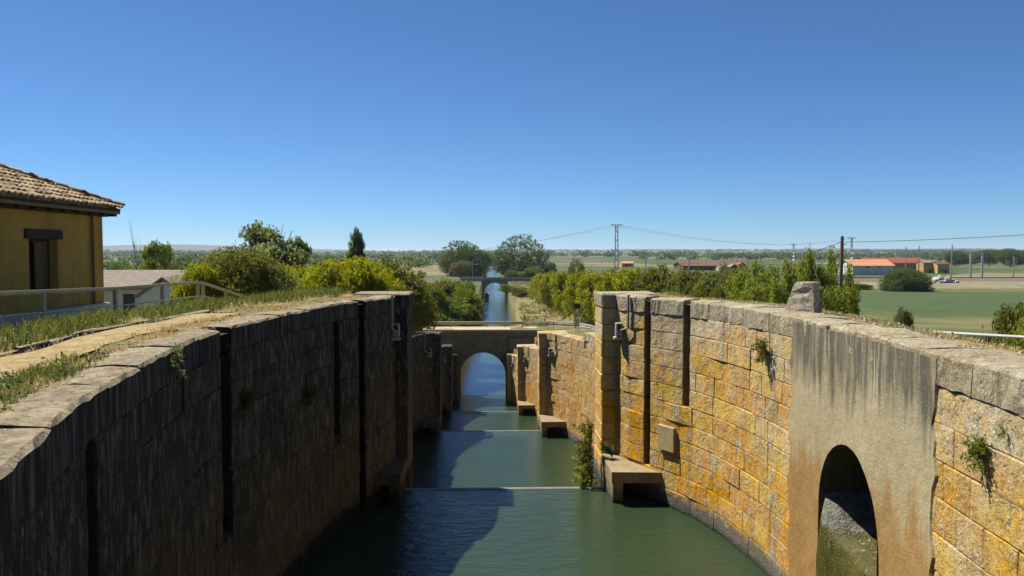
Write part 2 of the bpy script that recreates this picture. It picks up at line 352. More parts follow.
def build_ground():
    V, Fc, mask = [], [], []; nc = 2*len(D) + 2
    for Y in rows:
        lock = Y < 97.97
        if lock:
            ce = axis(max(Y, 1.5)); xl, xr = wall_x(max(Y, 1.5), -1) - 0.45, wall_x(max(Y, 1.5), 1) + 0.45
        else:
            ce = canal_x(Y); h = canal_hw(Y); xl, xr = ce - h, ce + h
        line = [(xl - d) for d in D[::-1]] + [None, None] + [(xr + d) for d in D]
        for k, X in enumerate(line):
            if X is None:
                left = k == len(D); X = xl + 0.02 if left else xr - 0.02
                lev = sum(1 for p in PIER[:3] if Y > p)
                z = WAT[min(lev, 3)] - 1.6 if Y > 1.495 else -0.06
            else:
                z = gz(X, Y)
                if k not in (len(D)-1, len(D)+2): z += 0.06*math.sin(X*1.7+Y*0.9)*math.cos(X*0.6-Y*1.3)*((.6 if Y < 98 else .25) if abs(X) > 7 or Y > 30 else 0.35)
            V.append((X, Y, z))
            d = abs(X - ce) - (canal_hw(Y) if not lock else 4)
            mask.append(1.0 if (not lock and -0.5 < d < 11 and Y < 330) else (0.55 if lock and X > ce and Y > 60 and d < 12 else 0.0))
    for j in range(len(rows)-1):
        for k in range(nc-1):
            a = j*nc + k
            if k == len(D)+1 and 9.6 < rows[j] < 16: continue        # the outlet tunnel passes through here
            Fc.append((a, a+1, a+nc+1, a+nc))
    me = pymesh('ground', V, Fc, True)
    at = me.attributes.new('bank', 'FLOAT', 'POINT'); at.data.foreach_set('value', np.array(mask, np.float32))
    t = NT('ground_grass_and_fields'); p = t.pos(); y = t.z(p, 1); x = t.z(p, 0)
    n1 = t.noise(p, 0.35, 6, 0.65); n2 = t.noise(p, 2.2, 7, 0.7); n3 = t.noise(p, 12, 4, 0.7)
    dry, green = (0.29, 0.21, 0.09), (0.075, 0.095, 0.022)
    near = t.mix(t.rng(t.math('ADD', n1, t.math('MULTIPLY', t.math('SUBTRACT', n2, 0.5), 0.7)), 0.42, 0.60), dry, green)
    near = t.mix(t.rng(n2, 0.58, 0.72), near, (0.35, 0.275, 0.14))
    mid = t.mix(t.rng(t.noise(p, 0.05, 5, 0.6), 0.38, 0.6), (0.17, 0.145, 0.06), (0.075, 0.10, 0.028))
    bank = t.mix(t.rng(t.noise(p, 0.5, 8, 0.75), 0.44, 0.56), (0.25, 0.185, 0.085), (0.10, 0.105, 0.03))
    bank = t.mix(t.rng(t.noise(p, 0.22, 7, 0.75), 0.55, 0.63), bank, (0.42, 0.28, 0.11))
    mid = t.mix(t.attr('bank'), mid, bank)
    cell = t.voro(t.scale(p, (0.0060, 0.0040, 0)), 1.0, 'Color', rand=0.85)
    cz = t.z(cell, 0); cw = t.z(cell, 1)
    fld = t.mix(t.rng(cz, 0.35, 0.65), (0.060, 0.088, 0.026), (0.19, 0.16, 0.085)); fld = t.mix(t.rng(cw, 0.45, 0.7), fld, (0.075, 0.085, 0.035))
    fld = t.hsv(fld, 0.5, 1.0, t.rng(t.noise(p, 0.02, 4), 0.3, 0.7, 0.8, 1.2))
    far = t.rng(y, 210, 330)
    col = t.mix(t.rng(y, 27, 50), near, mid); col = t.mix(far, col, fld)
    col = t.hsv(col, 0.5, 1.0, t.rng(n3, 0.2, 0.8, 0.75, 1.25))
    mat = t.end(col, 0.95, t.bump(t.math('ADD', n2, n3), 0.6, 0.05))
    return tag(link('ground', me, mat), kind='structure')
build_ground()

def water_mat(name, sc_, strength, base=(0.019, 0.033, 0.0155)):
    t = NT(name); p = t.pos()
    h = t.math('ADD', t.noise(t.scale(p, (0.55, 1.3, 1)), sc_, 3, 0.5, 0.4), t.math('MULTIPLY', t.noise(t.scale(p, (0.8, 1.9, 1)), sc_*3.2, 3, 0.55), 0.35))
    col = t.mix(t.noise(p, 0.35, 4), base, tuple(c*1.35 for c in base))
    m = t.end(col, 0.035, t.bump(h, strength, 0.12), alb=False, IOR=1.333)
    t.b.inputs['Specular IOR Level'].default_value = 0.5
    return m
M['water'] = water_mat('canal_water', 3.2, 0.45)
M['water_far'] = water_mat('reach_water', 1.4, 0.22)
ends = [(1.52, 23.35), (23.45, 46.75), (46.85, 70.15), (70.25, 98.2)]
for i, (a, b) in enumerate(ends):
    V, Fc = [], []
    ys = np.linspace(a, b, 12)
    for y in ys:
        V += [(wall_x(y, -1) - 0.3, y, WAT[i]), (wall_x(y, 1) + 0.3, y, WAT[i])]
    Fc = [(2*k, 2*k+1, 2*k+3, 2*k+2) for k in range(len(ys)-1)]
    tag(link('lock_water', pymesh('lock_water', V, Fc), M['water']), kind='structure')
V, Fc = [], []
ys = [98.2] + list(np.arange(102, 320, 6)) + list(np.arange(330, 2000, 60))
for y in ys: V += [(canal_x(y) - canal_hw(y) - 0.9, y, WAT[3]), (canal_x(y) + canal_hw(y) + 0.9, y, WAT[3])]
Fc = [(2*k, 2*k+1, 2*k+3, 2*k+2) for k in range(len(ys)-1)]
tag(link('canal_water', pymesh('canal_water', V, Fc), M['water_far']), kind='structure')
for i in range(3):
    nm = ('nearest lock chamber', 'second lock chamber', 'third lock chamber')[i]
    o = MB(); y = ends[i][1]
    o.cbox((wall_x(y, -1)-0.2, y-0.02, WAT[i+1]-1.2), (wall_x(y, 1)+0.2, y+0.14, WAT[i]+0.012), 0.01, 0.003)
    tag(o.build('weir', M['weir']), 'low concrete weir crossing the water at the end of the ' + nm, 'weir', 'weirs between the lock chambers')

# ---------------------------------------------------------------- lock walls
class Curve:
    def __init__(s, key):
        y, x = CURVE[key]; s.sg = key[1]
        s.p = np.stack([x, y], 1); ds = np.hypot(np.diff(x), np.diff(y)); s.s = np.concatenate([[0], np.cumsum(ds)]); s.L = s.s[-1]
        t = np.gradient(s.p, axis=0); t /= np.linalg.norm(t, axis=1)[:, None]
        s.n = np.stack([-t[:,1], t[:,0]], 1)*s.sg            # into the chamber
    def at(s, q, d=0.0):
        """point at arc length q, d metres proud of the wall plane"""
        x = np.interp(q, s.s, s.p[:,0]) + d*np.interp(q, s.s, s.n[:,0]); y = np.interp(q, s.s, s.p[:,1]) + d*np.interp(q, s.s, s.n[:,1])
        return float(x), float(y)
    def px(s, px):
        r = s.p[:,0]/s.p[:,1]; d = ray(px, HZ); k = d[0]/d[1]
        ok = s.p[:,1] > 3; i = np.argmin(np.where(ok, np.abs(r - k), 9)); return float(s.s[i])
    def sy(s, Y): return float(np.interp(Y, s.p[:,1], s.s))
def block(cv, s0, s1, z0, z1, proud, depth=0.22, cham=0.012, jit=0.006, top_open=False):
    g = 0.003; c = min(cham + random.uniform(0, 0.012), (s1-s0)*0.3, (z1-z0)*0.3)
    us = [s0+g, s0+g+c, s1-g-c, s1-g]; vs_ = [z0+g, z0+g+c, z1-g-c, z1-g]
    V = []; tilt = random.uniform(-0.008, 0.008); tl2 = random.uniform(-0.006, 0.006)
    for j, v in enumerate(vs_):
        for i, u in enumerate(us):
            edge = i in (0, 3) or j in (0, 3); cor = i in (0, 3) and j in (0, 3)
            d = proud + tilt*(i-1.5) + tl2*(j-1.5) - (cham*random.uniform(0.7, 1.6) if j in (0, 3) else (cham*random.uniform(.1, .7) if edge else 0)) - (random.choice((0, 0, .01, .03)) if cor else 0) + random.uniform(-.004, .004)
            x, y = cv.at(u + random.uniform(-jit, jit), d); V.append((x, y, v + random.uniform(-jit, jit)))
    Fc = [(j*4+i, j*4+i+1, (j+1)*4+i+1, (j+1)*4+i) for j in range(3) for i in range(3)]
    ring = [0,1,2,3,7,11,15,14,13,12,8,4]
    for k in ring:
        i, j = k % 4, k // 4; x, y = cv.at(us[i], -depth); V.append((x, y, vs_[j]))
    Fc += [(ring[k], 16+k, 16+(k+1)%12, ring[(k+1)%12]) for k in range(12)]
    if cv.sg < 0: pass
    else: Fc = [q[::-1] for q in Fc]
    return V, Fc
def coping_stone(cv, s0, s1, z0, z1, proud, width):
    g = 0.003; N = 7 if z1 > -.1 else 4; us = np.linspace(s0+g, s1-g, N); V = []
    prof = [(proud-0.012, z0+.004), (proud, z0+0.02), (proud, z1-0.05), (proud-0.045, z1-0.008), (proud-width*0.5, z1+0.012), (proud-width, z1-0.02), (proud-width, z0)]
    n = len(prof); dz = random.uniform(-0.02, 0.012); dd = random.uniform(-0.01, 0.01); k_ = .010 if cv.sg < 0 else .016
    for i, u in enumerate(us):
        for j, (d, z) in enumerate(prof):
            e = 0.025 if i in (0, N-1) and j < 5 else 0
            x, y = cv.at(u + random.uniform(-.006, .006), d + dd - e*.5 + random.uniform(-k_, k_)); V.append((x, y, z + (dz if 2 <= j <= 5 else 0) - (e*.5 if j in (3, 4) else 0) + random.uniform(-k_, k_)))
    Fc = [(i*n+j, i*n+(j+1)%n, (i+1)*n+(j+1)%n, (i+1)*n+j) for i in range(N-1) for j in range(n)] + [tuple(range(n))[::-1], tuple((N-1)*n+j for j in range(n))]
    if cv.sg > 0: Fc = [q[::-1] for q in Fc]
    return V, Fc

def lock_wall(i, sg, label, cop_fn, blocks_as_parts, grooves=(), panel=None, course=0.48, mean=1.0, coph=0.45):
    cv = Curve((i, sg)); root = thing('lock_wall', label, 'wall', 'lock chamber walls')
    suf = '' if i == 0 else str(i)
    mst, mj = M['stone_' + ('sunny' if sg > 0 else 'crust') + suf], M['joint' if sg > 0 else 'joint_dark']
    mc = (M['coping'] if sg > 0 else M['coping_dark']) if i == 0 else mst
    zbot = WAT[i] - 0.6
    # core behind the blocks, with the grooves cut into it
    sb = sorted(set([0, cv.L] + [round(e, 4) for g in grooves for e in g[:2]] + ([panel[0], panel[1]] if panel else []) + list(np.linspace(0, cv.L, 26))))
    zb = sorted(set([zbot, 3.0] + [g[k] for g in grooves for k in (2, 3)]))
    mb = MB()
    def depth(sm, zm):
        for a, b, za, zt in grooves:
            if a < sm < b and za < zm < zt: return 0.42
        return 0.05
    ns, nz = len(sb)-1, len(zb)-1
    for a in range(ns):
        sm = (sb[a]+sb[a+1])/2
        if panel and panel[0] < sm < panel[1]: continue
        top = cop_fn(cv.at(sm)[1]) - 0.12
        for b in range(nz):
            z0, z1 = zb[b], min(zb[b+1], top)
            if z1 <= z0: continue
            d = depth(sm, (z0+z1)/2)
            p, q = cv.at(sb[a], -d), cv.at(sb[a+1], -d)
            mb.add([(*p, z0), (*q, z0), (*q, z1), (*p, z1)], [(0,1,2,3)])
            for e, other in ((sb[a], sm - (sb[a+1]-sb[a])), (sb[a+1], None)):
                if d > 0.1:
                    p, q = cv.at(e, -d), cv.at(e, -0.02); mb.add([(*p, z0), (*q, z0), (*q, z1), (*p, z1)], [(0,1,2,3)])
            if d > 0.1:
                for zz in (z0, z1):
                    P = [cv.at(sb[a], -d), cv.at(sb[a+1], -d), cv.at(sb[a+1], -.03), cv.at(sb[a], -.03)]
                    mb.add([(*u, zz) for u in P], [(0,1,2,3)])
    mb.build('wall_core', mj, root)
    # backing mass so the wall is solid from behind
    # ashlar courses
    joined = MB(); nblk = 0; parts = []
    ncourse = int((3.0 - zbot)/course) + 1
    if i == 0: ncourse = int(math.ceil((-coph - zbot)/course))
    ztop_all = -coph if i == 0 else max(cop_fn(y) for y in CURVE[(i, sg)][0]) - coph
    for c in range(int(math.ceil((ztop_all - zbot)/course))):
        z1 = ztop_all - c*course; z0 = max(zbot, z1 - course)
        q = -random.uniform(0, mean)
        br = sorted([e for g in grooves if g[2] < (z0+z1)/2 < g[3] for e in g[:2]] + ([panel[0], panel[1]] if panel else []))
        while q < cv.L - 0.05:
            e = q + mean*random.uniform(0.55, 1.45); s0 = max(q, 0)
            nxt = [b for b in br if s0 + 1e-3 < b < e + 0.25]
            if nxt: e = nxt[0]
            if cv.L - e < 0.35: e = cv.L
            e = min(e, cv.L); q = e
            if e - s0 < 0.05: continue
            sm = (s0+e)/2
            if any(a < sm < b and za < (z0+z1)/2 < zt for a, b, za, zt in grooves): continue
            if panel and panel[0] < sm < panel[1]: continue
            Ym = cv.at(sm)[1]
            if z1 > cop_fn(Ym) - coph*0.6 + 1e-6: continue
            pr = random.uniform(-0.005, 0.006) + (0.02 if random.random() < 0.05 else 0)
            V, Fc = block(cv, s0, e, z0, z1, pr); r = random.random()
            vis = blocks_as_parts and Ym > blocks_as_parts and z1 > WAT[i] - 0.1
            if vis: parts.append((V, Fc, r))
            else: joined.add(V, Fc, r)
    for V, Fc, r in parts: link('stone_block', pymesh('stone_block', V, Fc, False, r), mst, root)
    if joined.v: tag(joined.build('stone_courses', mst, root), kind='stuff')
    # coping
    q = -0.4; cj = MB()
    while q < cv.L - 0.05:
        e = q + random.uniform(0.75, 1.35); s0 = max(q, 0)
        nxt = [b for g in grooves if g[3] > cop_fn(cv.at(g[0])[1]) - 0.2 for b in g[:2] if s0 + 1e-3 < b < e + 0.3]
        if nxt: e = nxt[0]
        if cv.L - e < 0.4: e = cv.L
        q = e; sm = (s0+e)/2
        Ym = cv.at(sm)[1]; zt = cop_fn(Ym)
        if i > 0: zt = ztop_all + coph - course*round((ztop_all + coph - zt)/course)
        if any(a < sm < b and g3 > zt - 0.2 for a, b, _, g3 in grooves):
            V, Fc = coping_stone(cv, s0, e, zt - coph, zt - 0.01, -0.36, 0.5)
        else: V, Fc = coping_stone(cv, s0, e, zt - coph, zt, 0.012, random.uniform(0.55, 0.75) if sg < 0 else random.uniform(0.75, 1.0))
        r = random.random()
        if blocks_as_parts and Ym > blocks_as_parts: link('coping_stone', pymesh('coping_stone', V, Fc, False, r), mc, root)
        else: cj.add(V, Fc, r)
    if cj.v: tag(cj.build('coping_course', mc, root), kind='stuff')
    return root, cv

def grv(cv, pxa, pxb, za, zt):
    a, b = sorted((cv.px(pxa), cv.px(pxb))); m = (a+b)/2; h = max(0.13, (b-a)/2); return (m-h, m+h, za, zt)
cvR, cvL = Curve((0, 1)), Curve((0, -1))
pA, pB = sorted((cvR.px(797), cvR.px(935)))
ZB = WAT[0] - 0.6
grR = [grv(cvR, 646, 651, -4.95, 0.2), grv(cvR, 684, 691.5, -2.85, 0.2)]
grL = [grv(cvL, 358, 364, ZB, 0.2), grv(cvL, 333, 339, -3.33, -0.45), grv(cvL, 219, 229, -3.81, 0.2), grv(cvL, 81, 92, ZB, -0.45)]
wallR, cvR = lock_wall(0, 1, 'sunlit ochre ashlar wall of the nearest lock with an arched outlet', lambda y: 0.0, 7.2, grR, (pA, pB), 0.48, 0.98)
wallL, cvL = lock_wall(0, -1, 'shaded dark lichened ashlar wall of the nearest lock below the house', lambda y: 0.0, 4.0, grL, None, 0.52, 1.15)
for i, nm in ((1, 'second'), (2, 'third'), (3, 'fourth')):
    for sg in (1, -1):
        fn = (lambda y, i=i: float(np.interp(y, [PIER[i-1], PIER[i-1]+4, PIER[i-1]+14, PIER[i-1]+20, PIER[i]], [COP[i]+3.0, COP[i]+2.4, COP[i]+1.1, COP[i], COP[i]]))) if i < 3 else (lambda y: COP[3])
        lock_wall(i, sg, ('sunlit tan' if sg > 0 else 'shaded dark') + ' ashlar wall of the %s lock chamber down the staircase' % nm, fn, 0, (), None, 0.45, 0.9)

# cement render panel with arched outlet in the sunny wall
def outlet():
    cv = cvR; mb = MB()
    a0, a1 = sorted((cv.px(825.5), cv.px(886))); sc0 = (a0+a1)/2; half = (a1-a0)/2
    Ym = cv.at(sc0)[1]; zt = z_at(449, Ym); sill = -3.72
    rise = half*1.05; zs = zt - rise
    def arch(s):
        u = (s - sc0)/half
        return None if abs(u) >= 1 else zs + rise*math.sqrt(max(0, 1 - u*u))
    cols = [(s, ZB) for s in np.linspace(pA-0.22, sc0-half, 24)] + [(sc0 + half*math.sin(q), zs + rise*math.cos(q)) for q in np.linspace(-math.pi/2, math.pi/2, 27)] + [(s, ZB) for s in np.linspace(sc0+half, pB+0.22, 24)]
    pr = 0.035; ztop = -0.10
    V, keep = [], []; n = 30
    for k, (s, lo) in enumerate(cols):
        for j in range(n):
            zz = lo + (ztop - lo)*j/(n-1)
            sj = s + ((0.06*math.sin(zz*5.1) + 0.04*math.sin(zz*13 + 1)) if k in (0, 1, len(cols)-2, len(cols)-1) else 0)
            d = pr + 0.012*math.sin(s*2.1 + zz*1.3) + 0.006*math.sin(s*7 - zz*5)
            if k in (0, len(cols)-1): d = -0.06
            V.append((*cv.at(sj, d), zz))
    for k in range(len(cols)-1):
        if abs(cols[k][0] - cols[k+1][0]) < 1e-6: continue
        keep += [(k*n+j, k*n+j+1, (k+1)*n+j+1, (k+1)*n+j) for j in range(n-1)]
    t = NT('cement_render'); p = t.pos(); z = t.z(p)
    n1 = t.noise(p, 0.9, 6, 0.6); st = t.noise(t.scale(p, (5.5, 5.5, 0.30)), 1, 6, 0.65); st2 = t.noise(t.scale(p, (1.6, 1.6, 0.22)), 1, 4, 0.6)
    zz = t.math('ADD', z, t.math('MULTIPLY', t.math('SUBTRACT', st, 0.5), 2.0))
    zz = t.math('ADD', zz, t.math('MULTIPLY', t.math('SUBTRACT', st2, 0.5), 2.4))
    col = t.mix(t.rng(zz, -2.9, -2.2), (0.31, 0.175, 0.055), (0.38, 0.325, 0.195))
    col = t.mix(t.math('MULTIPLY', t.rng(n1, 0.45, 0.65), 0.4), col, (0.37, 0.28, 0.145))
    dk = t.math('MULTIPLY', t.rng(t.math('ADD', zz, t.math('MULTIPLY', n1, 0.8)), -0.95, -0.25), t.rng(st, 0.33, 0.55, 0.15, 0.95))
    col = t.mix(dk, col, (0.10, 0.092, 0.068))
    col = t.mix(t.math('MULTIPLY', t.rng(t.noise(t.scale(p, (12, 12, 0.5)), 1, 4), 0.62, 0.7), t.rng(z, -2.4, -0.4)), col, (0.47, 0.44, 0.35))
    col = t.hsv(col, 0.5, 1, t.rng(t.noise(p, 9, 6, 0.7), 0.25, 0.75, 0.82, 1.18))
    b = t.bump(t.noise(p, 3.0, 5), 0.5, 0.05); b = t.bump(t.noise(p, 24, 5, 0.7), 0.55, 0.02, b)
    mat = t.end(col, 0.9, b)
    tag(link('cement_render', pymesh('cement_render', V, keep, False), mat, wallR), 'smooth stained cement patch around the arched outlet')
    # jambs + vault of the tunnel, set back through the wall
    nx, ny = [-v for v in (np.interp(sc0, cv.s, cv.n[:,0]), np.interp(sc0, cv.s, cv.n[:,1]))]   # outward, into the bank
    prof = [(sc0-half, ZB)] + [(sc0-half, z) for z in np.linspace(sill-1, zs, 4)] + [(sc0 + half*math.sin(q), zs + rise*math.cos(q)) for q in np.linspace(-1.5, 1.5, 17)] + [(sc0+half, z) for z in np.linspace(zs, sill-1, 4)] + [(sc0+half, ZB)]
    V, Fc = [], []
    for dep in (-0.045, 0.25, 4.5):
        for s, z in prof:
            x, y = cv.at(s, 0); V.append((x + nx*dep, y + ny*dep, z))
    n = len(prof)
    Fc = [(k*n+j, k*n+j+1, (k+1)*n+j+1, (k+1)*n+j) for k in range(2) for j in range(n-1)] + [tuple(2*n+j for j in range(n))]
    dk = stone('outlet_vault_stone', (0.10, 0.09, 0.06), (0.12, 0.10, 0.065), (0.15, 0.12, 0.08), -5, -1, None, 0.3, 0.7)  # low albedo puts the tunnel's shade into the stone colour
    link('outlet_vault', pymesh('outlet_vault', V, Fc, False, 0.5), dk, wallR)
    # sloping chute floor and mossy sill over which the water falls
    V, Fc = [], []; m = 11
    m = 23
    pro = [(-0.05, WAT[0]-0.3, 0), (-0.02, sill-0.6, 0), (0.0, sill-0.14, .3), (0.06, sill-0.02, .9), (0.3, sill, 1), (0.6, sill+.02, 1), (1.2, sill+.03, 1), (2.0, sill+.05, 1), (4.4, sill+.1, 1)]
    for d, z, up in pro:
        for u in np.linspace(-1, 1, m):
            s = sc0 + half*u*0.995; x, y = cv.at(s, 0); zj = 0.02*math.sin(u*9+d*5) + 0.015*math.sin(u*23 - z*4)
            q = min(1, max(0, (u - 0.50)/0.46)); zj += up*(0.04 if q > 0 else 0) + up*0.62*q
            V.append((x + nx*(d + 0.05*math.sin(u*5 + z*3)), y + ny*(d + 0.05*math.sin(u*5+z*3)), z + zj))
    Fc = [(k*m+j, k*m+j+1, (k+1)*m+j+1, (k+1)*m+j) for k in range(len(pro)-1) for j in range(m-1)]
    t = NT('mossy_wet_chute'); p = t.pos(); n1 = t.noise(p, 4, 6, 0.65); st = t.noise(t.scale(p, (9, 9, 1.2)), 1, 5, .7)
    z = t.z(p)
    col = t.mix(t.rng(n1, 0.4, 0.62), (0.10, 0.085, 0.020), (0.06, 0.058, 0.014))
    col = t.mix(t.rng(t.math('ADD', z, t.math('MULTIPLY', t.math('SUBTRACT', n1, .5), .2)), sill+0.05, sill+0.12), col, t.mix(t.rng(n1, 0.4, 0.6), (0.10, 0.10, 0.07), (0.24, 0.23, 0.18)))
    col = t.mix(t.rng(st, 0.6, 0.72), col, (0.45, 0.45, 0.40))
    b = t.bump(t.math('ADD', st, t.noise(p, 26, 4)), 0.9, 0.04)
    link('outlet_sill', pymesh('outlet_sill', V, Fc, True, 0.5), t.end(col, 0.32, b), wallR)
    # repaired stone plate set proud of the wall
    s0, s1 = sorted((cvR.px(661.5), cvR.px(677))); Y = cvR.at((s0+s1)/2)[1]
    V, Fc = block(cvR, s0, s1, z_at(452, Y), z_at(427, Y), 0.09, 0.1, 0.01, 0.004)
    link('plate_stone', pymesh('plate_stone', V, Fc, False, 0.6), plain('plate_stone', (0.42, 0.32, 0.17), .9, .2, 8), wallR)
outlet()

# gate piers: masonry projecting into the channel, coping cap, ledge, meter box and pipe
def gate_pier(i, sg, label):
    Y = PIER[i]; gx = axis(Y + 0.7) + sg*HALF; wx = wall_x(Y - 0.02, sg)
    root = thing('gate_pier', label, 'pier', 'lock gate piers', (gx, Y, WAT[i]))
    loc = lambda x0, x1: tuple(sorted((x0, x1)))
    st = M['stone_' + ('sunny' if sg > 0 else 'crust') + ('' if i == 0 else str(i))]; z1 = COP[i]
    def put(name, mb, mat):
        o = mb.build(name, mat, root); o.location = (-gx, -Y, -WAT[i]); return o
    zb = WAT[min(i+1, 3)] - 0.5
    # courses of blocks, one box each, slightly uneven
    zz = z1 - 0.42; k = 0
    while zz > zb:
        z0 = max(zb, zz - 0.5); mb = MB(); j1, j2 = random.uniform(-.012, .012), random.uniform(-.012, .012)
        x0, x1 = loc(gx + sg*j1, wx + sg*1.3)
        mb.cbox((x0, Y + j2, z0 + .004), (x1, Y + 1.5 + random.uniform(-.01, .01), zz - .004), 0.025, 0.006, random.random())
        put('stone_block', mb, st); zz = z0
    mb = MB(); x0, x1 = loc(gx - sg*0.03, wx + sg*1.3); mb.cbox((x0, Y - 0.03, z1 - 0.42), (x1, Y + 1.53, z1 + 0.02), 0.045, 0.02, random.random())
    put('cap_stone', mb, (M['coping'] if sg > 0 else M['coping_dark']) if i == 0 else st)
    # ledge at the foot of the recess
    if i < 3:
        mb = MB(); cx = wall_x(Y - 2.1, sg)
        x0, x1 = gx, cx + sg*0.25; zl = WAT[i] + 0.88
        a, b = (x0, x1)
        v = [(a, Y-0.05, zl-0.30), (a, Y-2.15, zl-0.30), (b, Y-2.15, zl-0.30), (b, Y-0.05, zl-0.30)]
        v += [(p[0], p[1], zl + random.uniform(-.02, .02)) for p in v]
        f = [(0,1,2,3),(4,7,6,5),(0,4,5,1),(1,5,6,2),(2,6,7,3),(3,7,4,0)]
        mb.add(v, f if sg > 0 else [q[::-1] for q in f], 0.3); put('ledge_slab', mb, M['ledge'] if sg > 0 else st)
        mb = MB(); x0, x1 = loc(gx + sg*0.03, gx + sg*0.34); mb.cbox((x0, Y-2.05, WAT[i]-0.5), (x1, Y-0.05, zl-0.31), 0.03, .01); put('ledge_foot', mb, st)
    if i < 4:
        # grey meter box on a bracket and its conduit
        s = 1.0 if i < 2 else 0.8
        bx = wall_x(Y - 0.45, sg) - sg*0.10; zt = z1 - 0.82
        mb = MB(); mb.cbox((bx-0.10, Y-0.62, zt-0.40), (bx+0.10, Y-0.36, zt), 0.02); box = put('meter_box', mb, M['box_grey'])
        mb = MB(); mb.box((bx-0.06, Y-0.628, zt-0.19), (bx+0.06, Y-0.622, zt-0.05)); o = mb.build('dial_window', M['glass'], box)
        mb = MB(); mb.cbox((bx-0.14, Y-0.60, zt-0.50), (bx+0.12, Y-0.3, zt-0.42), 0.01); put('bracket', mb, M['concrete'])
        px_ = wall_x(Y - 0.95, sg) - sg*0.07
        mb = MB(); mb.tube([(px_, Y-0.95, z1+0.03), (px_, Y-0.95, z1-0.95)], 0.035); mb.tube([(px_, Y-0.95, z1-0.93), (bx, Y-0.62, z1-1.05)], 0.03); put('conduit', mb, M['box_grey'])
    return root
nth = ('nearest', 'second', 'third', 'fourth')
for i in range(4):
    gate_pier(i, 1, 'sunlit stone gate pier with meter box, %s on the right wall' % nth[i])
    gate_pier(i, -1, 'shaded dark stone gate pier, %s on the left wall' % nth[i])

# ---------------------------------------------------------------- arch bridges
def arch_bridge(label, x0, x1, y0, y1, zd, cx, half, zs, zt, zb, mat, deckmat, vous=True, loc_name='arch_bridge'):
    root = thing(loc_name, label, 'bridge')
    rise = zt - zs
    def az(x):
        u = (x - cx)/half; return zb if abs(u) >= 1 else zs + rise*math.sqrt(max(0, 1-u*u))
    for nm, y in (('near_face', y0), ('far_face', y1)):
        xs = sorted(set([x0, x1, cx-half-1e-3, cx+half+1e-3] + list(np.linspace(x0, x1, 18)) + list(cx + half*np.sin(np.linspace(-1.55, 1.55, 25)))))
        xs = [x for x in xs if x0 <= x <= x1]
        V = [(x, y, az(x)) for x in xs] + [(x, y, zd-0.25) for x in xs]; n = len(xs)
        link(nm, pymesh(nm, V, [(k, k+1, n+k+1, n+k) if y == y0 else (k+1, k, n+k, n+k+1) for k in range(n-1)], False, .5), mat, root)
    prof = [(cx-half, zb)] + [(cx + half*math.sin(q), zs + rise*math.cos(q)) for q in np.linspace(-math.pi/2, math.pi/2, 25)] + [(cx+half, zb)]
    n = len(prof); V = [(x, y0+.01, z) for x, z in prof] + [(x, y1-.01, z) for x, z in prof]
    link('vault', pymesh('vault', V, [(k, n+k, n+k+1, k+1) for k in range(n-1)], False, .5), mat, root)
    if vous:
        nv = 17
        for k in range(nv):
            a0, a1 = [-math.pi/2 + math.pi*(k+e)/nv for e in (0.03, 0.97)]; th = 0.42
            P = [(cx+(half+o)*math.sin(a), zs+(rise+o)*math.cos(a)) for a, o in ((a0,0),(a1,0),(a1,th),(a0,th))]
            mb = MB(); mb.prism(P, y0-0.035, y0+0.05, a=random.random()); mb.build('voussoir', mat, root)
    mb = MB(); mb.cbox((x0, y0-0.10, zd-0.9), (x1, y0-.003, zd-0.72), 0.03); mb.build('string_course', mat, root)
    mb = MB(); mb.cbox((x0, y0-0.12, zd-0.25), (x1, y1+0.12, zd), 0.03); mb.build('deck', deckmat, root)
    return root
M['deck'] = plain('pale_gravel_deck', (0.44, 0.355, 0.225), 0.9, 0.2, 2)
zd1 = z_at(329.5, 94.2)
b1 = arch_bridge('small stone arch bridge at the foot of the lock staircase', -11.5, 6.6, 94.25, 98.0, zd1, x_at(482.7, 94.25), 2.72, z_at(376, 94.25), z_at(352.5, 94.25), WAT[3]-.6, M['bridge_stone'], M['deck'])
mb = MB(); mb.cbox((-11.5, 97.6, zd1+0.28), (4.6, 97.78, zd1+0.66), 0.03); mb.build('guard_beam', M['rail_metal'], b1)
for x in np.linspace(-11, 4.2, 8):
    mb = MB(); mb.box((x-.07, 97.62, zd1+.005), (x+.07, 97.76, zd1+.275)); mb.build('beam_post', M['concrete'], b1)
cj = MB(); bcx, z = x_at(482.7, 94.25), WAT[3] - .3
while z < zd1 - 1.0:
    x = -11.4 - random.uniform(0, .8)
    while x < 6.4:
        ln = random.uniform(.6, 1.2); xa, xb = max(x, -11.4), min(x + ln, 6.5); x += ln
        far = max(math.hypot(min(abs(xa-bcx), abs(xb-bcx)) if (xa-bcx)*(xb-bcx) > 0 else 0, max(0, q - z_at(376, 94.25))) for q in (z, z + .44))
        if xb - xa < .1 or (far < 2.72 + .46): continue
        cj.cbox((xa + .01, 94.226, z + .01), (xb - .01, 94.30, z + .44), .015, .006, random.random())
    z += .45
tag(cj.build('face_stones', M['bridge_stone'], b1), kind='stuff')
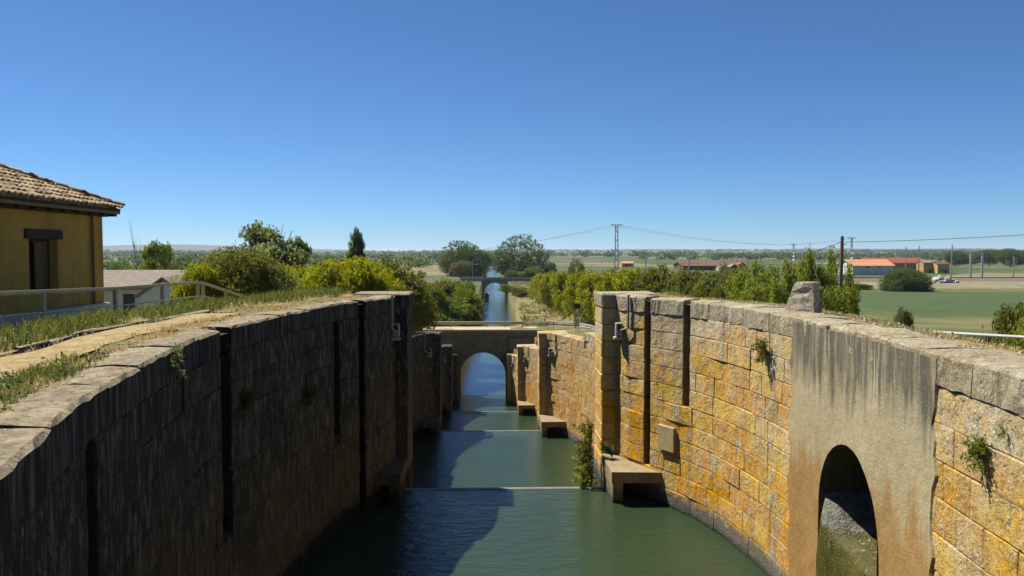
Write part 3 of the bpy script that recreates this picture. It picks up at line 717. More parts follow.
# wing walls beside the last piers are part of the bridge
for sg in (-1, 1):
    mb = MB(); xa = axis(93)+sg*(HALF+0.2); xb = axis(93)+sg*(HALF+3.2)
    x0, x1 = sorted((xa, xb)); mb.cbox((x0, 93.9, WAT[3]-.5), (x1, 94.2, zd1-1.0), 0.03, .01); mb.build('wing_wall', M['bridge_stone'], b1)
gr = thing('guard_rail', 'grey metal guard rail curving beside the road right of the bridge', 'guard rail')
pts = [(4.9, 97.7, zd1+.62), (8, 97.0, zd1+.64), (10.5, 95.8, zd1+.60), (12.2, 93.8, zd1+.45), (13.0, 91.2, zd1+.1)]
for dz, nm in ((0, 'rail_beam'), (-0.30, 'lower_beam')):
    mb = MB(); mb.tube([(x, y, z+dz) for x, y, z in pts], 0.09, 6); mb.build(nm, M['metal'], gr)
for x, y, z in pts[:4]:
    mb = MB(); mb.box((x-.05, y-.05, gz(x, y)-.1), (x+.05, y+.05, z-.03)); mb.build('rail_post', M['metal'], gr)

zd2 = z_at(278.5, 329)
b2 = arch_bridge('far road bridge with a round brick arch over the canal', -11, 18.5, 329, 335, zd2, x_at(494.5, 329), 4.45, WAT[3]+0.2, z_at(282.8, 329), WAT[3]-1, plain('far_bridge_brick', (0.30, 0.215, 0.14), .9, .2, 1), M['concrete'], False)
mb = MB(); mb.cbox((-11, 328.8, zd2+.01), (18.5, 329.0, zd2+.55), .02); mb.build('parapet', plain('parapet_grey', (0.30, 0.29, 0.27), .8, .15), b2)
# earth abutments are ground-coloured fill behind the bridge wings
for px, lab in ((472.5, 'left'), (536, 'right')):
    X = x_at(px, 326); g = gz(X, 326); zt = z_at(258 if px < 500 else 260, 326)
    r = thing('street_lamp', 'slim grey lamp post at the %s end of the far bridge' % lab, 'lamp post', 'lamp posts at the far bridge', (X, 326, g))
    mb = MB(); mb.tube([(0, 0, -.3), (0, 0, zt-g)], [.16, .09], 6); mb.build('pole', M['metal'], r)
    mb = MB(); mb.tube([(0, 0, zt-g-3.0), (1.6, 0, zt-g-2.5)], .07, 5); mb.build('arm', M['metal'], r)
    mb = MB(); mb.cbox((1.4, -.2, zt-g-2.62), (2.5, .2, zt-g-2.4), .05); mb.build('lamp_head', M['white_paint'], r)
r = thing('moored_boat', 'small dark boat moored under the far bridge', 'boat', None, (x_at(487, 318), 318, WAT[3]))
mb = MB(); hull = [(-0.9, 0.55), (0.9, 0.55), (0.6, -0.15), (-0.6, -0.15)]; mb.prism(hull, -2.4, 1.6)
mb.add([(-.9, 1.6, .55), (.9, 1.6, .55), (.6, 1.6, -.15), (-.6, 1.6, -.15), (0, 2.9, .65)], [(0, 1, 4), (1, 2, 4), (2, 3, 4), (3, 0, 4)])
mb.build('hull', M['dark_metal'], r)
mb = MB(); mb.cbox((-.7, -1.4, .56), (.7, .6, 1.35), .1); mb.build('cabin', M['dark_wood'], r)
mb = MB(); mb.cbox((-.8, -1.6, 1.355), (.8, .8, 1.45), .04); mb.build('cabin_roof', M['white_paint'], r)

# ---------------------------------------------------------------- house on the left
def house():
    y1, y0, depth = 21.4, 8.0, 8.0; xf = x_at(103, y1)
    ze, zp = z_at(210, 21.8), z_at(301.5, 21.4)
    zg = -0.75
    root = thing('canal_house', 'ochre rendered house with clay tiled hip roof on the left bank', 'house', None, (xf, y1, zg))
    L = lambda o: (setattr(o, 'location', (-xf, -y1, -zg)), o)[1]
    t = NT('ochre_render'); p = t.pos(); n = t.noise(p, 1.2, 6, .6); st = t.noise(t.scale(p, (2.5, 2.5, .3)), 1, 5)
    c = t.mix(t.rng(n, .35, .65), (0.40, 0.245, 0.05), (0.46, 0.29, 0.075)); c = t.mix(t.math('MULTIPLY', t.rng(st, .48, .66), .6), c, (0.25, 0.165, 0.05)); c = t.mix(t.math('MULTIPLY', t.rng(t.noise(p, 3.3, 7, .7), .54, .62), .5), c, (0.50, 0.36, 0.15))
    ren = t.end(c, .9, t.bump(t.noise(p, 30, 4), .3, .01))
    # front wall with a window opening
    wy0, wy1 = [(lambda d: xf*d[1]/d[0])(ray(q, 260)) for q in (29, 58)]; wz0, wz1 = z_at(292, 18.4), z_at(238.5, 18.6)
    top = ze - 0.05; mb = MB()
    for ya, yb, za, zb_ in ((y0, wy0, zp, top), (wy1, y1, zp, top), (wy0, wy1, zp, wz0), (wy0, wy1, wz1, top)):
        mb.box((xf-.35, ya, za), (xf, yb, zb_))
    mb.box((xf-depth, y1-.35, zp), (xf-.352, y1-.001, top)); mb.box((xf-depth, y0, zp), (xf-.352, y0+.35, top)); mb.box((xf-depth, y0+.352, zp), (xf-depth+.3, y1-.352, top))
    L(mb.build('wall', ren, root))
    mb = MB(); mb.cbox((xf-depth-.05, y0-.05, zg-.4), (xf+.12, y1+.1, zp-.003), .03); L(mb.build('plinth', plain('whitewashed_plinth', (0.52, 0.47, 0.37), .85, .2, 2), root))
    mb = MB(); fr = M['dark_wood']
    mb.box((xf-.25, wy0, wz0+.001), (xf-.2, wy0+.06, wz1-.021)); mb.box((xf-.25, wy1-.06, wz0+.001), (xf-.2, wy1, wz1-.021)); mb.box((xf-.25, wy0+.061, wz1-.08), (xf-.2, wy1-.061, wz1-.022))
    win = L(mb.build('window', fr, root))
    def sub(name, lo, hi, m, b=.01):
        mb = MB(); mb.cbox(lo, hi, b); o = mb.build(name, m, win); return o
    sub('lintel', (xf-.2, wy0-.17, wz1-.02), (xf+.045, wy1+.17, wz1+.20), M['dark_wood'])
    sub('shutter', (xf-.27, wy0+.62, wz0+.03), (xf-.21, wy1-.03, wz1-.04), plain('brown_shutter', (0.12, 0.085, 0.035), .7, .2))
    sub('pane', (xf-.30, wy0+.01, wz0+.02), (xf-.285, wy1-.01, wz1-.03), M['glass'], .002)
    mb = MB(); mb.tube([(xf+.06, 20.75, zp), (xf+.06, 20.75, top-.1)], .035, 8); L(mb.build('downpipe', plain('brown_pipe', (0.16, 0.11, 0.045), .6, .15), root))
    # hip roof
    sl, ov = 0.42, 0.33
    ex, ey = xf + ov, y1 + ov; bx, by = xf - depth - ov, y0 - ov
    hw = (ex - bx)/2; zr = ze + hw*sl
    V = [(ex, ey, ze), (ex, by, ze), (bx, by, ze), (bx, ey, ze), ((ex+bx)/2, ey-hw, zr), ((ex+bx)/2, by+hw, zr)]
    V2 = [(x, y, z-.07) for x, y, z in V]
    Fc = [(0, 4, 5, 1), (1, 5, 2), (2, 5, 4, 3), (3, 4, 0)]; Fc += [tuple(i+6 for i in q[::-1]) for q in Fc] + [(0, 1, 7, 6), (3, 0, 6, 9), (1, 2, 8, 7), (2, 3, 9, 8)]
    roof = L(link('roof', pymesh('roof', V+V2, Fc, False, .5), M['dark_wood'], root))
    t = NT('clay_tiles'); r_ = t.attr(); p = t.pos()
    c = t.mix(r_, (0.17, 0.105, 0.05), (0.60, 0.43, 0.24)); c = t.mix(t.rng(t.noise(p, 3, 6, .65), .5, .68), c, (0.17, 0.15, 0.10)); c = t.mix(t.rng(t.noise(p, 17, 4), .56, .68), c, (0.42, 0.38, 0.27))
    tm = t.end(c, .9, t.bump(t.noise(p, 40, 4), .5, .01))
    tiles = MB(); cosl = math.cos(math.atan(sl))
    def tile(o, u, n, d, ln, r0, rnd):
        """half-barrel tile: o lower end centre, d up-slope dir, u across, n normal"""
        o, u, n, d = map(np.array, (o, u, n, d)); V = []
        for k, rr, lift in ((0, r0*1.08, .03), (1, r0*.9, 0)):
            for a in np.linspace(0, math.pi, 6):
                V.append(o + d*ln*k + u*rr*math.cos(a) + n*(rr*math.sin(a)*.8 + lift))
        for a in np.linspace(0, math.pi, 6): V.append(o + u*r0*.86*math.cos(a) + n*(r0*.82*math.sin(a)*.8 + .012))
        tiles.add(V, [(k, k+1, k+7, k+6) for k in range(5)] + [(k+1, k, k+12, k+13) for k in range(5)], rnd)
    u = np.array((0, 1, 0)); d = np.array((-cosl, 0, math.sin(math.atan(sl)))); n = np.array((d[2], 0, cosl))
    w_, ln = 0.21, 0.40; k = 0; y = ey - .12
    while y > by + .1:
        run = min(hw, max(0.05, ey - y))/cosl; j = 0; s = -.07
        while s < run - .02:
            o = np.array((ex, y + random.uniform(-.012, .012), ze)) + d*s + n*(.02 + random.uniform(0, .025))
            tile(o, u, n, d + u*random.uniform(-.03, .03), ln, .085, random.random()); s += .31
        y -= w_
    # far hip slope
    u = np.array((1, 0, 0)); d = np.array((0, -cosl, math.sin(math.atan(sl)))); n = np.array((0, d[2], cosl)); x = ex - .12
    while x > ex - 3.2:
        run = max(.05, ex - x)/cosl; s = -.07
        while s < run:
            tile(np.array((x, ey, ze)) + d*s + n*.03, u, n, d, ln, .085, random.random()); s += .31
        x -= w_
    h = np.array((-1, -1, sl)); h /= np.linalg.norm(h); u = np.array((1, -1, 0))/math.sqrt(2); n = np.cross(u, h); n = n if n[2] > 0 else -n; s = -.05
    while s < hw*1.5:
        tile(np.array((ex, ey, ze)) + h*s + n*.07, u, n, h, .45, .11, random.random()); s += .36
    tag(tiles.build('roof_tiles', tm, roof), kind='stuff')
    for y in np.arange(by+.3, ey, .62):
        mb = MB(); mb.cbox((xf+.01, y-.05, ze-.2), (ex-.06, y+.05, ze-.085), .01); L(mb.build('rafter_end', M['dark_wood'], root))
    mb = MB(); mb.cbox((xf+.005, y0, ze-.22), (xf+.16, y1, ze-.10), .01); L(mb.build('wall_plate', M['dark_wood'], root))
    mb = MB(); mb.cbox((ex-.05, by, ze-.14), (ex-.01, ey, ze-.02), .008); L(mb.build('eave_board', plain('grey_eave_board', (0.19, 0.15, 0.08), .8, .2), root))
house()

# ---------------------------------------------------------------- railing, path, kerb, things on the left bank
def railing():
    root = thing('railing', 'pale metal railing with three rails along the path by the house', 'railing', None, (-8.5, 16, -0.65))
    L = lambda o: (setattr(o, 'location', (8.5, -16, 0.65)), o)[1]
    P = [(-140, 296.5), (-40, 294.5), (50, 291), (120, 288), (166, 284.5), (201, 282), (206, 282.5), (228, 290), (250, 297.5)]
    top = []
    for px, py in P:
        Y = 8.5*F/(VPX - px); top.append(np.array([-8.5, Y, z_at(py, Y)]))
    for k, p in enumerate(top):
        mb = MB(); mb.cbox((p[0]-.04, p[1]-.04, min(gz(p[0], p[1]), p[2]-1.0)-.15), (p[0]+.04, p[1]+.04, p[2]-.02), .006); L(mb.build('post', M['rail_metal'], root))
    for nm, dz, r in (('handrail', 0, .045), ('middle_rail', -.40, .018), ('lower_rail', -.70, .018)):
        mb = MB(); mb.tube([p + (0.06 if dz else 0, 0, dz) for p in top], r, 6); L(mb.build(nm, M['rail_metal'] if dz == 0 else M['metal'], root))
railing()
def strip(name, sg, d0, d1, ya, yb, z, mat, kind='structure', th=None, wob=0.06):
    ys = np.linspace(ya, yb, 60); V = []
    for y in ys:
        a, b = d0 + wob*math.sin(y*2.3) + wob*.5*math.sin(y*5.1), d1 + wob*math.sin(y*1.9+2)
        V += [(wall_x(y, sg) + sg*a, y, z + .012*math.sin(y*3.1)), (wall_x(y, sg) + sg*b, y, z + .012*math.sin(y*2.7+1))]
    o = link(name, pymesh(name, V, [(2*k, 2*k+1, 2*k+3, 2*k+2) if sg > 0 else (2*k+1, 2*k, 2*k+2, 2*k+3) for k in range(59)], True), mat)
    return tag(o, kind=kind)
t = NT('worn_path'); p = t.pos(); n = t.noise(p, 3.5, 7, .65)
c = t.mix(t.rng(n, .35, .65), (0.28, 0.20, 0.085), (0.42, 0.32, 0.16)); c = t.mix(t.rng(t.noise(p, 1.3, 5, .7), .56, .68), c, (0.15, 0.13, 0.05))
c = t.mix(t.rng(t.noise(p, 22, 6, .75), .52, .62), c, (0.17, 0.13, 0.07))
strip('path', -1, 1.05, 1.85, 2, 17, -0.025, t.end(c, .95, t.bump(t.noise(p, 18, 6, .7), .8, .03)))
# kerb stones along the path
kb = thing('kerb', 'low worn stone kerb along the path in front of the railing', 'kerb')
y = 3.0
while y < 17.5:
    ln = random.uniform(.7, 1.2); ym = y + ln/2; x = wall_x(ym, -1) - 1.98; rz = math.atan2(-(wall_x(ym+.4, -1) - wall_x(ym-.4, -1)), .8)
    mb = MB(); mb.cbox((x-.05, y+.008, -.2), (x+.05, y+ln-.008, .012 + random.uniform(-.03, .01)), .02, .012, random.random())
    v = np.array(mb.v); c0 = np.array([x, ym]); co, si = math.cos(rz), math.sin(rz); dxy = v[:, :2] - c0
    mb.v = [(c0[0] + a*co - b*si, c0[1] + a*si + b*co, zz) for (a, b), zz in zip(dxy, v[:, 2])]
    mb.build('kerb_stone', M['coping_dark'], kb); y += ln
# pale concrete apron between railing and house
mb = MB(); mb.cbox((-10.1, 6, -1.2), (-8.75, 22.3, -0.62), .03); tag(mb.build('pavement', M['concrete']), kind='structure')
def rubble(name, label, X, Y, rx, ry, h, n, size, mat, cat='rubble', flat=.7):
    mb = MB(); g = gz(X, Y)
    for k in range(n):
        a, q = random.uniform(0, 6.28), random.random()**.6; x, y = rx*q*math.cos(a), ry*q*math.sin(a); s = size*random.uniform(.5, 1.3)
        z = h*(1-q)*random.uniform(.6, 1); k0 = len(mb.v); mb.cbox((-s, -s*.7, -s*.4), (s, s*.7, s*.4), s*.2, s*.12, random.random())
        R1, R2 = random.uniform(0, 6.28), random.uniform(-.6, .6); co, si, c2, s2 = math.cos(R1), math.sin(R1), math.cos(R2), math.sin(R2)
        for i in range(k0, len(mb.v)):
            px, py, pz = mb.v[i]; px, pz = px*c2 - pz*s2, px*s2 + pz*c2; mb.v[i] = (px*co - py*si + x, px*si + py*co + y, pz + z + s*.3)
    root = mb.build(name, mat); root.location = (X, Y, g); return tag(root, label, cat)
M['rubble'] = plain('broken_stone', (0.50, 0.40, 0.30), .9, .3, 2)
p = at_y(146, 305, 25.5); rubble('rubble_pile', 'heap of broken pinkish stones behind the railing', p[0], 25.5, .75, .6, .6, 60, .12, M['rubble'])
X = x_at(949, 300); rubble('rubble_pile', 'pale heap of concrete blocks beside the railway', X, 305, 6.5, 2.5, 2.6, 120, .8, plain('pale_block_rubble', (0.47, 0.46, 0.42), .9, .3, .6))

# ---------------------------------------------------------------- right bank: leaning stone, fence, poles
def right_bank():
    Y = 17.1; X = x_at(804, Y); g = -0.06
    root = thing('leaning_stone', 'pitted upright stone block standing on the sunny wall', 'stone block', None, (X, Y, g)); root.rotation_euler.z = R(-58)
    w1, w0, h = .40, .25, .68; V = []
    lv = np.linspace(0, 1, 7)
    for k, q in enumerate(lv):
        xl = -w1 + (w1-.13)*q + random.uniform(-.015, .015); xr = .36 - .03*q + random.uniform(-.012, .012)
        for x, y in ((xl, -.12), ((xl+xr)/2, -.14 + random.uniform(-.02, .02)), (xr, -.12), (xr, .12), ((xl+xr)/2, .13), (xl, .12)): V.append((x + random.uniform(-.01, .01), y, h*q + random.uniform(-.012, .012)))
    Fc = [(k*6+j, k*6+(j+1)%6, (k+1)*6+(j+1)%6, (k+1)*6+j) for k in range(6) for j in range(6)] + [tuple(36+j for j in range(6))]
    t = NT('pitted_stone'); p = t.pos(); n = t.noise(p, 9, 7, .7); pit = t.voro(p, 22)
    c = t.mix(t.rng(n, .4, .62), (0.55, 0.48, 0.37), (0.38, 0.33, 0.25)); c = t.mix(t.rng(t.noise(p, 26, 5, .7), .55, .62), c, (0.10, 0.085, 0.065)); c = t.mix(t.rng(t.noise(p, 5, 4), .6, .7), c, (0.46, 0.27, 0.11))
    b = t.bump(t.rng(pit, 0, .35), .9, .04); b = t.bump(n, .8, .04, b)
    link('block', pymesh('block', V, Fc, False, .5), t.end(c, .95, b), root)
    mb = MB(); mb.tube([(.24, .24, -.3), (.25, .24, .52)], .035, 6); tagp = mb.build('iron_stake', M['dark_metal'], root)
    # white rail fence
    a, b = at_y(929, 332, 17.2), at_y(1075, 340, 15.6)
    root = thing('rail_fence', 'single white painted rail on low posts at the right edge of the bank', 'fence', None, (a[0], a[1], a[2]-.7))
    o = MB(); o.tube([a, b], .035, 6); o = o.build('rail', M['white_paint'], root); o.location = (-a[0], -a[1], -a[2]+.7)
    for q in (.05, .43, .85):
        p = a + (b-a)*q; mb = MB(); mb.box((p[0]-.035, p[1]-.035, min(gz(p[0], p[1]), p[2]-.3)-.25), (p[0]+.035, p[1]+.035, p[2]-.036)); o = mb.build('post', M['wood'], root); o.location = (-a[0], -a[1], -a[2]+.7)
    # wooden utility pole
    Y = 40; X = x_at(842, Y); g = gz(X, Y); zt = z_at(236, Y)
    root = thing('utility_pole', 'tall weathered wooden pole beside the young poplars', 'pole', None, (X, Y, g))
    mb = MB(); mb.tube([(0, 0, -.5), (-.05, 0, (zt-g)*.5), (0, 0, zt-g)], [.14, .115, .085], 8); mb.build('shaft', M['wood'], root)
    mb = MB(); mb.tube([(0, 0, zt-g-.42), (.18, -.05, zt-g-.42), (.18, -.05, zt-g-.30)], .02, 5); mb.build('insulator', M['white_paint'], root)
    def wire(label, A, B, sag, r):
        mb = MB(); A, B = np.array(A, float), np.array(B, float)
        mb.tube([A + (B-A)*q - np.array([0, 0, sag*4*q*(1-q)]) for q in np.linspace(0, 1, 24)], r, 4)
        tag(mb.build('overhead_wire', M['dark_metal']), label, 'wire', 'overhead wires')
    top = np.array([X + .18, Y - .05, zt - .30])
    wire('dark wire sagging from the wooden pole towards the right edge', top, at_y(1120, 228, 34), .10, .012)
    wire('dark wire running from the wooden pole behind the young poplars', top + (-.3, 0, 0), at_y(760, 258, 95), .5, .016)
    return wire
wire = right_bank()
def sign(name, label, px, pyt, pyb, Y, wpx, hpx, mat, cat='sign'):
    X = x_at(px, Y); g = min(gz(X, Y), z_at(pyb, Y)); zt = z_at(pyt, Y); w_, h_ = wpx*Y/F, hpx*Y/F
    r = thing(name, label, cat, None, (X, Y, g))
    mb = MB(); mb.tube([(-w_*.2, 0, -.3), (-w_*.2, 0, zt-g)], .05, 6); mb.tube([(w_*.25, .02, -.3), (w_*.25, .02, zt-g)], .05, 6); mb.build('post', M['metal'], r)
    mb = MB(); mb.cbox((-w_/2, -.05, zt-g-h_), (w_/2, -.01, zt-g+.02), .01); mb.build('panel', mat, r)
    return r
s_ = sign('road_sign', 'square dark-backed road sign by the guard rail', 577.5, 304, 322, 91, 6, 5, M['dark_metal'])
mb = MB(); mb.cbox((-.35, -.09, 1.0*(z_at(309.5,91)-z_at(322,91))-.9), (.12, -.06, (z_at(309.5,91)-z_at(322,91))), .01); mb.build('lower_panel', M['metal'], s_)
sign('road_sign', 'grey-backed sign on twin posts left of the near bridge', 412.5, 307, 331, 90, 6, 8, M['metal'])
sign('road_sign', 'smaller low grey sign above the second left pier', 428, 314, 331, 86, 5, 5, M['metal'])

# ---------------------------------------------------------------- fields, railway and buildings of the plain
def sheet(name, quad, z, mat, n=10):
    """flat strip given as (x0,y0,x1,y1)"""
    x0, y0, x1, y1 = quad
    return tag(link(name, pymesh(name, [(x0, y0, z), (x1, y0, z), (x1, y1, z), (x0, y1, z)], [(0, 1, 2, 3)]), mat), kind='structure')
t = NT('young_wheat'); p = t.pos(); c = t.mix(t.rng(t.noise(t.scale(p, (.05, .12, 0)), 1, 6, .6), .35, .65), (0.052, 0.082, 0.026), (0.068, 0.098, 0.032)); c = t.hsv(c, .5, 1, t.rng(t.noise(t.scale(p, (.3, 4, 0)), 1, 3), .3, .7, .88, 1.12))
sheet('wheat_field', (52, 146, 420, 238), PLAIN + .02, t.end(c, .9, t.bump(t.noise(p, 2.5, 4, .7), .8, .2)))
t = NT('dry_verge'); p = t.pos(); c = t.mix(t.rng(t.noise(t.scale(p, (.06, .25, 0)), 1, 7, .68), .4, .6), (0.25, 0.21, 0.13), (0.13, 0.14, 0.06)); c = t.mix(t.rng(t.noise(p, .3, 5), .58, .68), c, (0.40, 0.36, 0.28))
sheet('verge', (95, 258, 520, 318), PLAIN + .02, t.end(c, .95, t.bump(t.noise(p, 1.5, 5), .6, .2)))
mb = MB(); mb.prism([(322, PLAIN-.3), (326, PLAIN+.9), (339, PLAIN+.9), (344, PLAIN-.3)], 70, 620, 'x'); tag(mb.build('railway_ballast', plain('brown_ballast', (0.17, 0.135, 0.10), .95, .25, .8)), kind='structure')
for k, y in enumerate((329.2, 330.7, 334.4, 335.9)):
    pass
for k, yc in enumerate((330, 335.2)):
    r = thing('railway_track', ('nearer' if k == 0 else 'farther') + ' pair of rusty rails on the brown ballast', 'railway track', 'railway tracks', (300, yc, PLAIN+.9))
    for dy in (-.72, .72):
        mb = MB(); mb.box((-230, dy-.05, .12), (320, dy+.05, .30)); mb.build('rail', plain('rusty_rail', (0.10, 0.065, 0.045), .5, .2) if 'rr' not in M else M['rr'], r)
    mb = MB()
    for x in np.arange(-230, 320, 1.8): mb.box((x-.15, -1.3, -.02), (x+.15, 1.3, .118))
    tag(mb.build('sleepers', M['concrete'], r), kind='stuff')
def building(name, label, x0, x1, y0, y1, zb, ze, zr, wallm, roofm, ridge='x', ov=.5, doors=(), cat='building', group=None, tiles=0):
    root = thing(name, label, cat, group, (x0, y0, zb))
    L = lambda o: (setattr(o, 'location', (-x0, -y0, -zb)), o)[1]
    mb = MB()
    if ridge == 'x': mb.prism([(y0, zb-.5), (y1, zb-.5), (y1, ze), ((y0+y1)/2, zr-.12), (y0, ze)], x0, x1, 'x')
    else: mb.prism([(x0, zb-.5), (x1, zb-.5), (x1, ze), ((x0+x1)/2, zr-.12), (x0, ze)], y0, y1, 'y')
    L(mb.build('wall', wallm, root))
    for side in (0, 1):
        mb = MB(); th = .18
        if ridge == 'x':
            ye, ym = (y0-ov, (y0+y1)/2) if side == 0 else (y1+ov, (y0+y1)/2); sl = (zr-ze)/abs((y1-y0)/2); zl = ze - ov*sl
            mb.prism([(ye, zl), (ym, zr), (ym, zr+th), (ye, zl+th)], x0-ov, x1+ov, 'x')
        else:
            xe, xm = (x0-ov, (x0+x1)/2) if side == 0 else (x1+ov, (x0+x1)/2); sl = (zr-ze)/abs((x1-x0)/2); zl = ze - ov*sl
            mb.prism([(xe, zl), (xm, zr), (xm, zr+th), (xe, zl+th)], y0-ov, y1+ov, 'y')
        L(mb.build('roof', roofm, root))
    for nm, xa, xb, za, zb2, m in doors:
        mb = MB(); mb.box((xa, y0-.06, za), (xb, y0-.01, zb2)); L(mb.build(nm, m, root))
    return root
M['orange_roof'] = plain('orange_tile_roof', (0.52, 0.25, 0.13), .85, .15, .8)
M['red_roof'] = plain('red_sheet_roof', (0.25, 0.085, 0.05), .8, .2, .5)
M['brown_roof'] = plain('brown_barn_roof', (0.16, 0.075, 0.045), .85, .25, .4)
M['grey_roof'] = plain('grey_tile_roof', (0.24, 0.20, 0.155), .9, .25, 2)
M['ochre_wall'] = plain('ochre_wall', (0.46, 0.29, 0.10), .9, .2, .5)
M['cream'] = plain('cream_wall', (0.66, 0.58, 0.42), .9, .12, .4)
M['door'] = plain('dark_door', (0.06, 0.055, 0.05), .7, .2)
def bpx(pxa, pxb, Y): return x_at(pxa, Y), x_at(pxb, Y)
a, b = bpx(853, 894, 412); ze = z_at(265.8, 412)
building('warehouse', 'white warehouse with an orange tiled roof across the field', a, b, 412, 430, PLAIN, ze, ze+3.0, plain('warehouse_white', (0.68, 0.66, 0.62), .8, .1, .3), M['orange_roof'], 'x', .8,
         [('window', a+7, a+8.6, ze-1.2, ze-.5, M['door']), ('window', a+13.5, a+15, ze-1.2, ze-.5, M['door'])] + [('panel_seam', a+q, a+q+.12, PLAIN+.1, ze-1.4, M['metal']) for q in (4, 8, 12, 16)])
a, b = bpx(868, 927, 470); ze = z_at(263, 470)
building('barn', 'long dark red roofed shed behind the white warehouse', a, b, 470, 488, PLAIN, ze, ze+2.8, M['ochre_wall'], M['red_roof'], 'x', .8, [('door', a+28, a+32, PLAIN, PLAIN+4, M['door'])])
a, b = bpx(924, 937, 445); ze = z_at(263, 445)
building('farm_house', 'ochre earth-walled building left of the gantry', a, b, 445, 453, PLAIN, ze, ze+1.2, M['ochre_wall'], M['grey_roof'], 'x', .3, [('door', a+3, a+4.5, PLAIN, PLAIN+2.4, M['door'])])
a, b = bpx(938, 950, 440); ze = z_at(264.5, 440)
building('farm_house', 'yellow low building beside the ochre one by the railway', a, b, 440, 450, PLAIN, ze, ze+1.4, plain('yellow_wall', (0.50, 0.36, 0.11), .9, .2, .5), M['brown_roof'], 'x', .3, [('window', a+2, a+3, PLAIN+1.3, PLAIN+2.4, M['door']), ('door', a+4, a+5.2, PLAIN, PLAIN+2.3, M['door'])])
a, b = bpx(683, 748, 520); ze = z_at(266, 520)
building('barn', 'long brown roofed barn beyond the shrubs right of the pylon', a, b, 520, 545, PLAIN, ze, ze+2.2, M['brown_roof'], M['brown_roof'], 'x', .8)
for q, (p0, p1) in enumerate(((720, 729), (731, 738), (739, 746))):
    a, b = bpx(p0, p1, 470); ze = z_at((268, 267, 265)[q], 470)
    building('farm_house', ('cream gabled hut in front of the brown barn', 'dark little shed between the cream hut and ochre house', 'ochre gabled house at the right end of the brown barn')[q], a, b, 470, 478, PLAIN, ze, ze+1.5, (M['cream'], M['door'], M['ochre_wall'])[q], (M['grey_roof'], M['grey_roof'], M['red_roof'])[q], 'y', .2, [('door', a+1, a+2, PLAIN, PLAIN+2, M['door'])])
a, b = bpx(622, 634, 640); ze = z_at(263.5, 640)
building('farm_house', 'lone orange walled house beside the lattice pylon', a, b, 640, 650, PLAIN, ze, ze+1.5, plain('orange_wall', (0.60, 0.33, 0.14), .9, .1, .4), M['orange_roof'], 'x', .2, [('door', a+3, a+4.5, PLAIN, PLAIN+2.4, M['door']), ('window', a+6, a+7.2, PLAIN+1.2, PLAIN+2.6, M['door'])])
# left: low sheds behind the house
Y = 60; a, b = bpx(139, 186, Y); zr = z_at(279, Y); ze = z_at(295, Y)
building('shed', 'white gabled shed with grey roof behind the railing', a, b, Y, Y+7, gz((a+b)/2, Y), ze, zr, M['white_paint'], M['grey_roof'], 'y', .25, [('window', a+2.3, a+2.9, ze-.6, ze, M['door'])])
Y = 72; a, b = bpx(88, 178, Y); zr = z_at(272.5, Y); ze = z_at(288, Y)
building('shed', 'long low shed with brownish grey tiled roof left of the gabled shed', a, b, Y, Y+7, gz((a+b)/2, Y), ze, zr, M['cream'], M['grey_roof'], 'x', .3, [('door', a+3, a+4, gz(a, Y), ze-.5, M['door'])])

# ---------------------------------------------------------------- pylons, masts, wires
def lattice(name, label, px, Y, pyt, wb, wt, arm, cat='pylon', group='electricity pylons', th=.14):
    X = x_at(px, Y); zt = z_at(pyt, Y); g = gz(X, Y); h = zt - g; root = thing(name, label, cat, group, (X, Y, g))
    W = lambda q: (wb + (wt-wb)*q)/2
    for sx in (-1, 1):
        for sy in (-1, 1):
            mb = MB(); mb.tube([(sx*W(0), sy*W(0), -.3), (sx*W(1), sy*W(1), h)], th, 4); mb.build('leg', M['metal'], root)
    mb = MB(); n = max(6, int(h/2.2))
    for k in range(n):
        q0, q1 = k/n, (k+1)/n; s = 1 if k % 2 else -1
        for f in range(4):
            c, d = (lambda w, e: (e*w, -w)), None
            P = [lambda w, e: (e*w, -w), lambda w, e: (e*w, w), lambda w, e: (-w, e*w), lambda w, e: (w, e*w)][f]
            mb.tube([(*P(W(q0), s), q0*h), (*P(W(q1), -s), q1*h)], th*.65, 3)
    mb.build('bracing', M['metal'], root)
    mb = MB(); mb.tube([(-arm, 0, h), (arm, 0, h)], th*1.2, 4); mb.tube([(-arm, 0, h), (0, 0, h-1.4)], th*.8, 3); mb.tube([(arm, 0, h), (0, 0, h-1.4)], th*.8, 3); mb.build('crossarm', M['metal'], root)
    return X, zt
pyl = lattice('lattice_pylon', 'tall grey lattice pylon standing right of the canal', 616.5, 417, 224.5, 1.7, 1.2, 3.0, th=.16)
p2 = lattice('lattice_pylon', 'small distant pylon right of the wooden pole', 851.5, 760, 237.5, 2.0, 1.0, 5.0, th=.2)
p3 = lattice('lattice_pylon', 'faint distant pylon left of the young poplars', 793.5, 1100, 244, 2.4, 1.2, 5.0, th=.25)
for k, dx in enumerate((-2.6, 2.6)):
    A = (pyl[0]+dx, 417, pyl[1]-.3)
    wire(('left', 'right')[k] + ' power line from the tall pylon towards the left horizon', A, at_y(380 - 20*k, 254, 760), 6, .05)
    wire(('left', 'right')[k] + ' power line from the tall pylon towards the right horizon', A, (p2[0]+dx, 760, p2[1]-.3), 8, .05)
def mast(px, Y, pyt, label, arm=-2.6):
    X = x_at(px, Y); zt = z_at(pyt, Y); g = PLAIN + .1; h = zt - g
    r = thing('catenary_mast', label, 'mast', 'railway catenary masts', (X, Y, g))
    mb = MB(); mb.tube([(0, 0, -.4), (0, 0, h)], [.30, .22], 6); mb.build('shaft', M['metal'], r)
    mb = MB(); mb.tube([(0, 0, h-1.6), (0, arm, h-1.0)], .07, 4); mb.tube([(0, 0, h-2.8), (0, arm, h-2.6)], .07, 4); mb.build('bracket_arm', M['metal'], r)
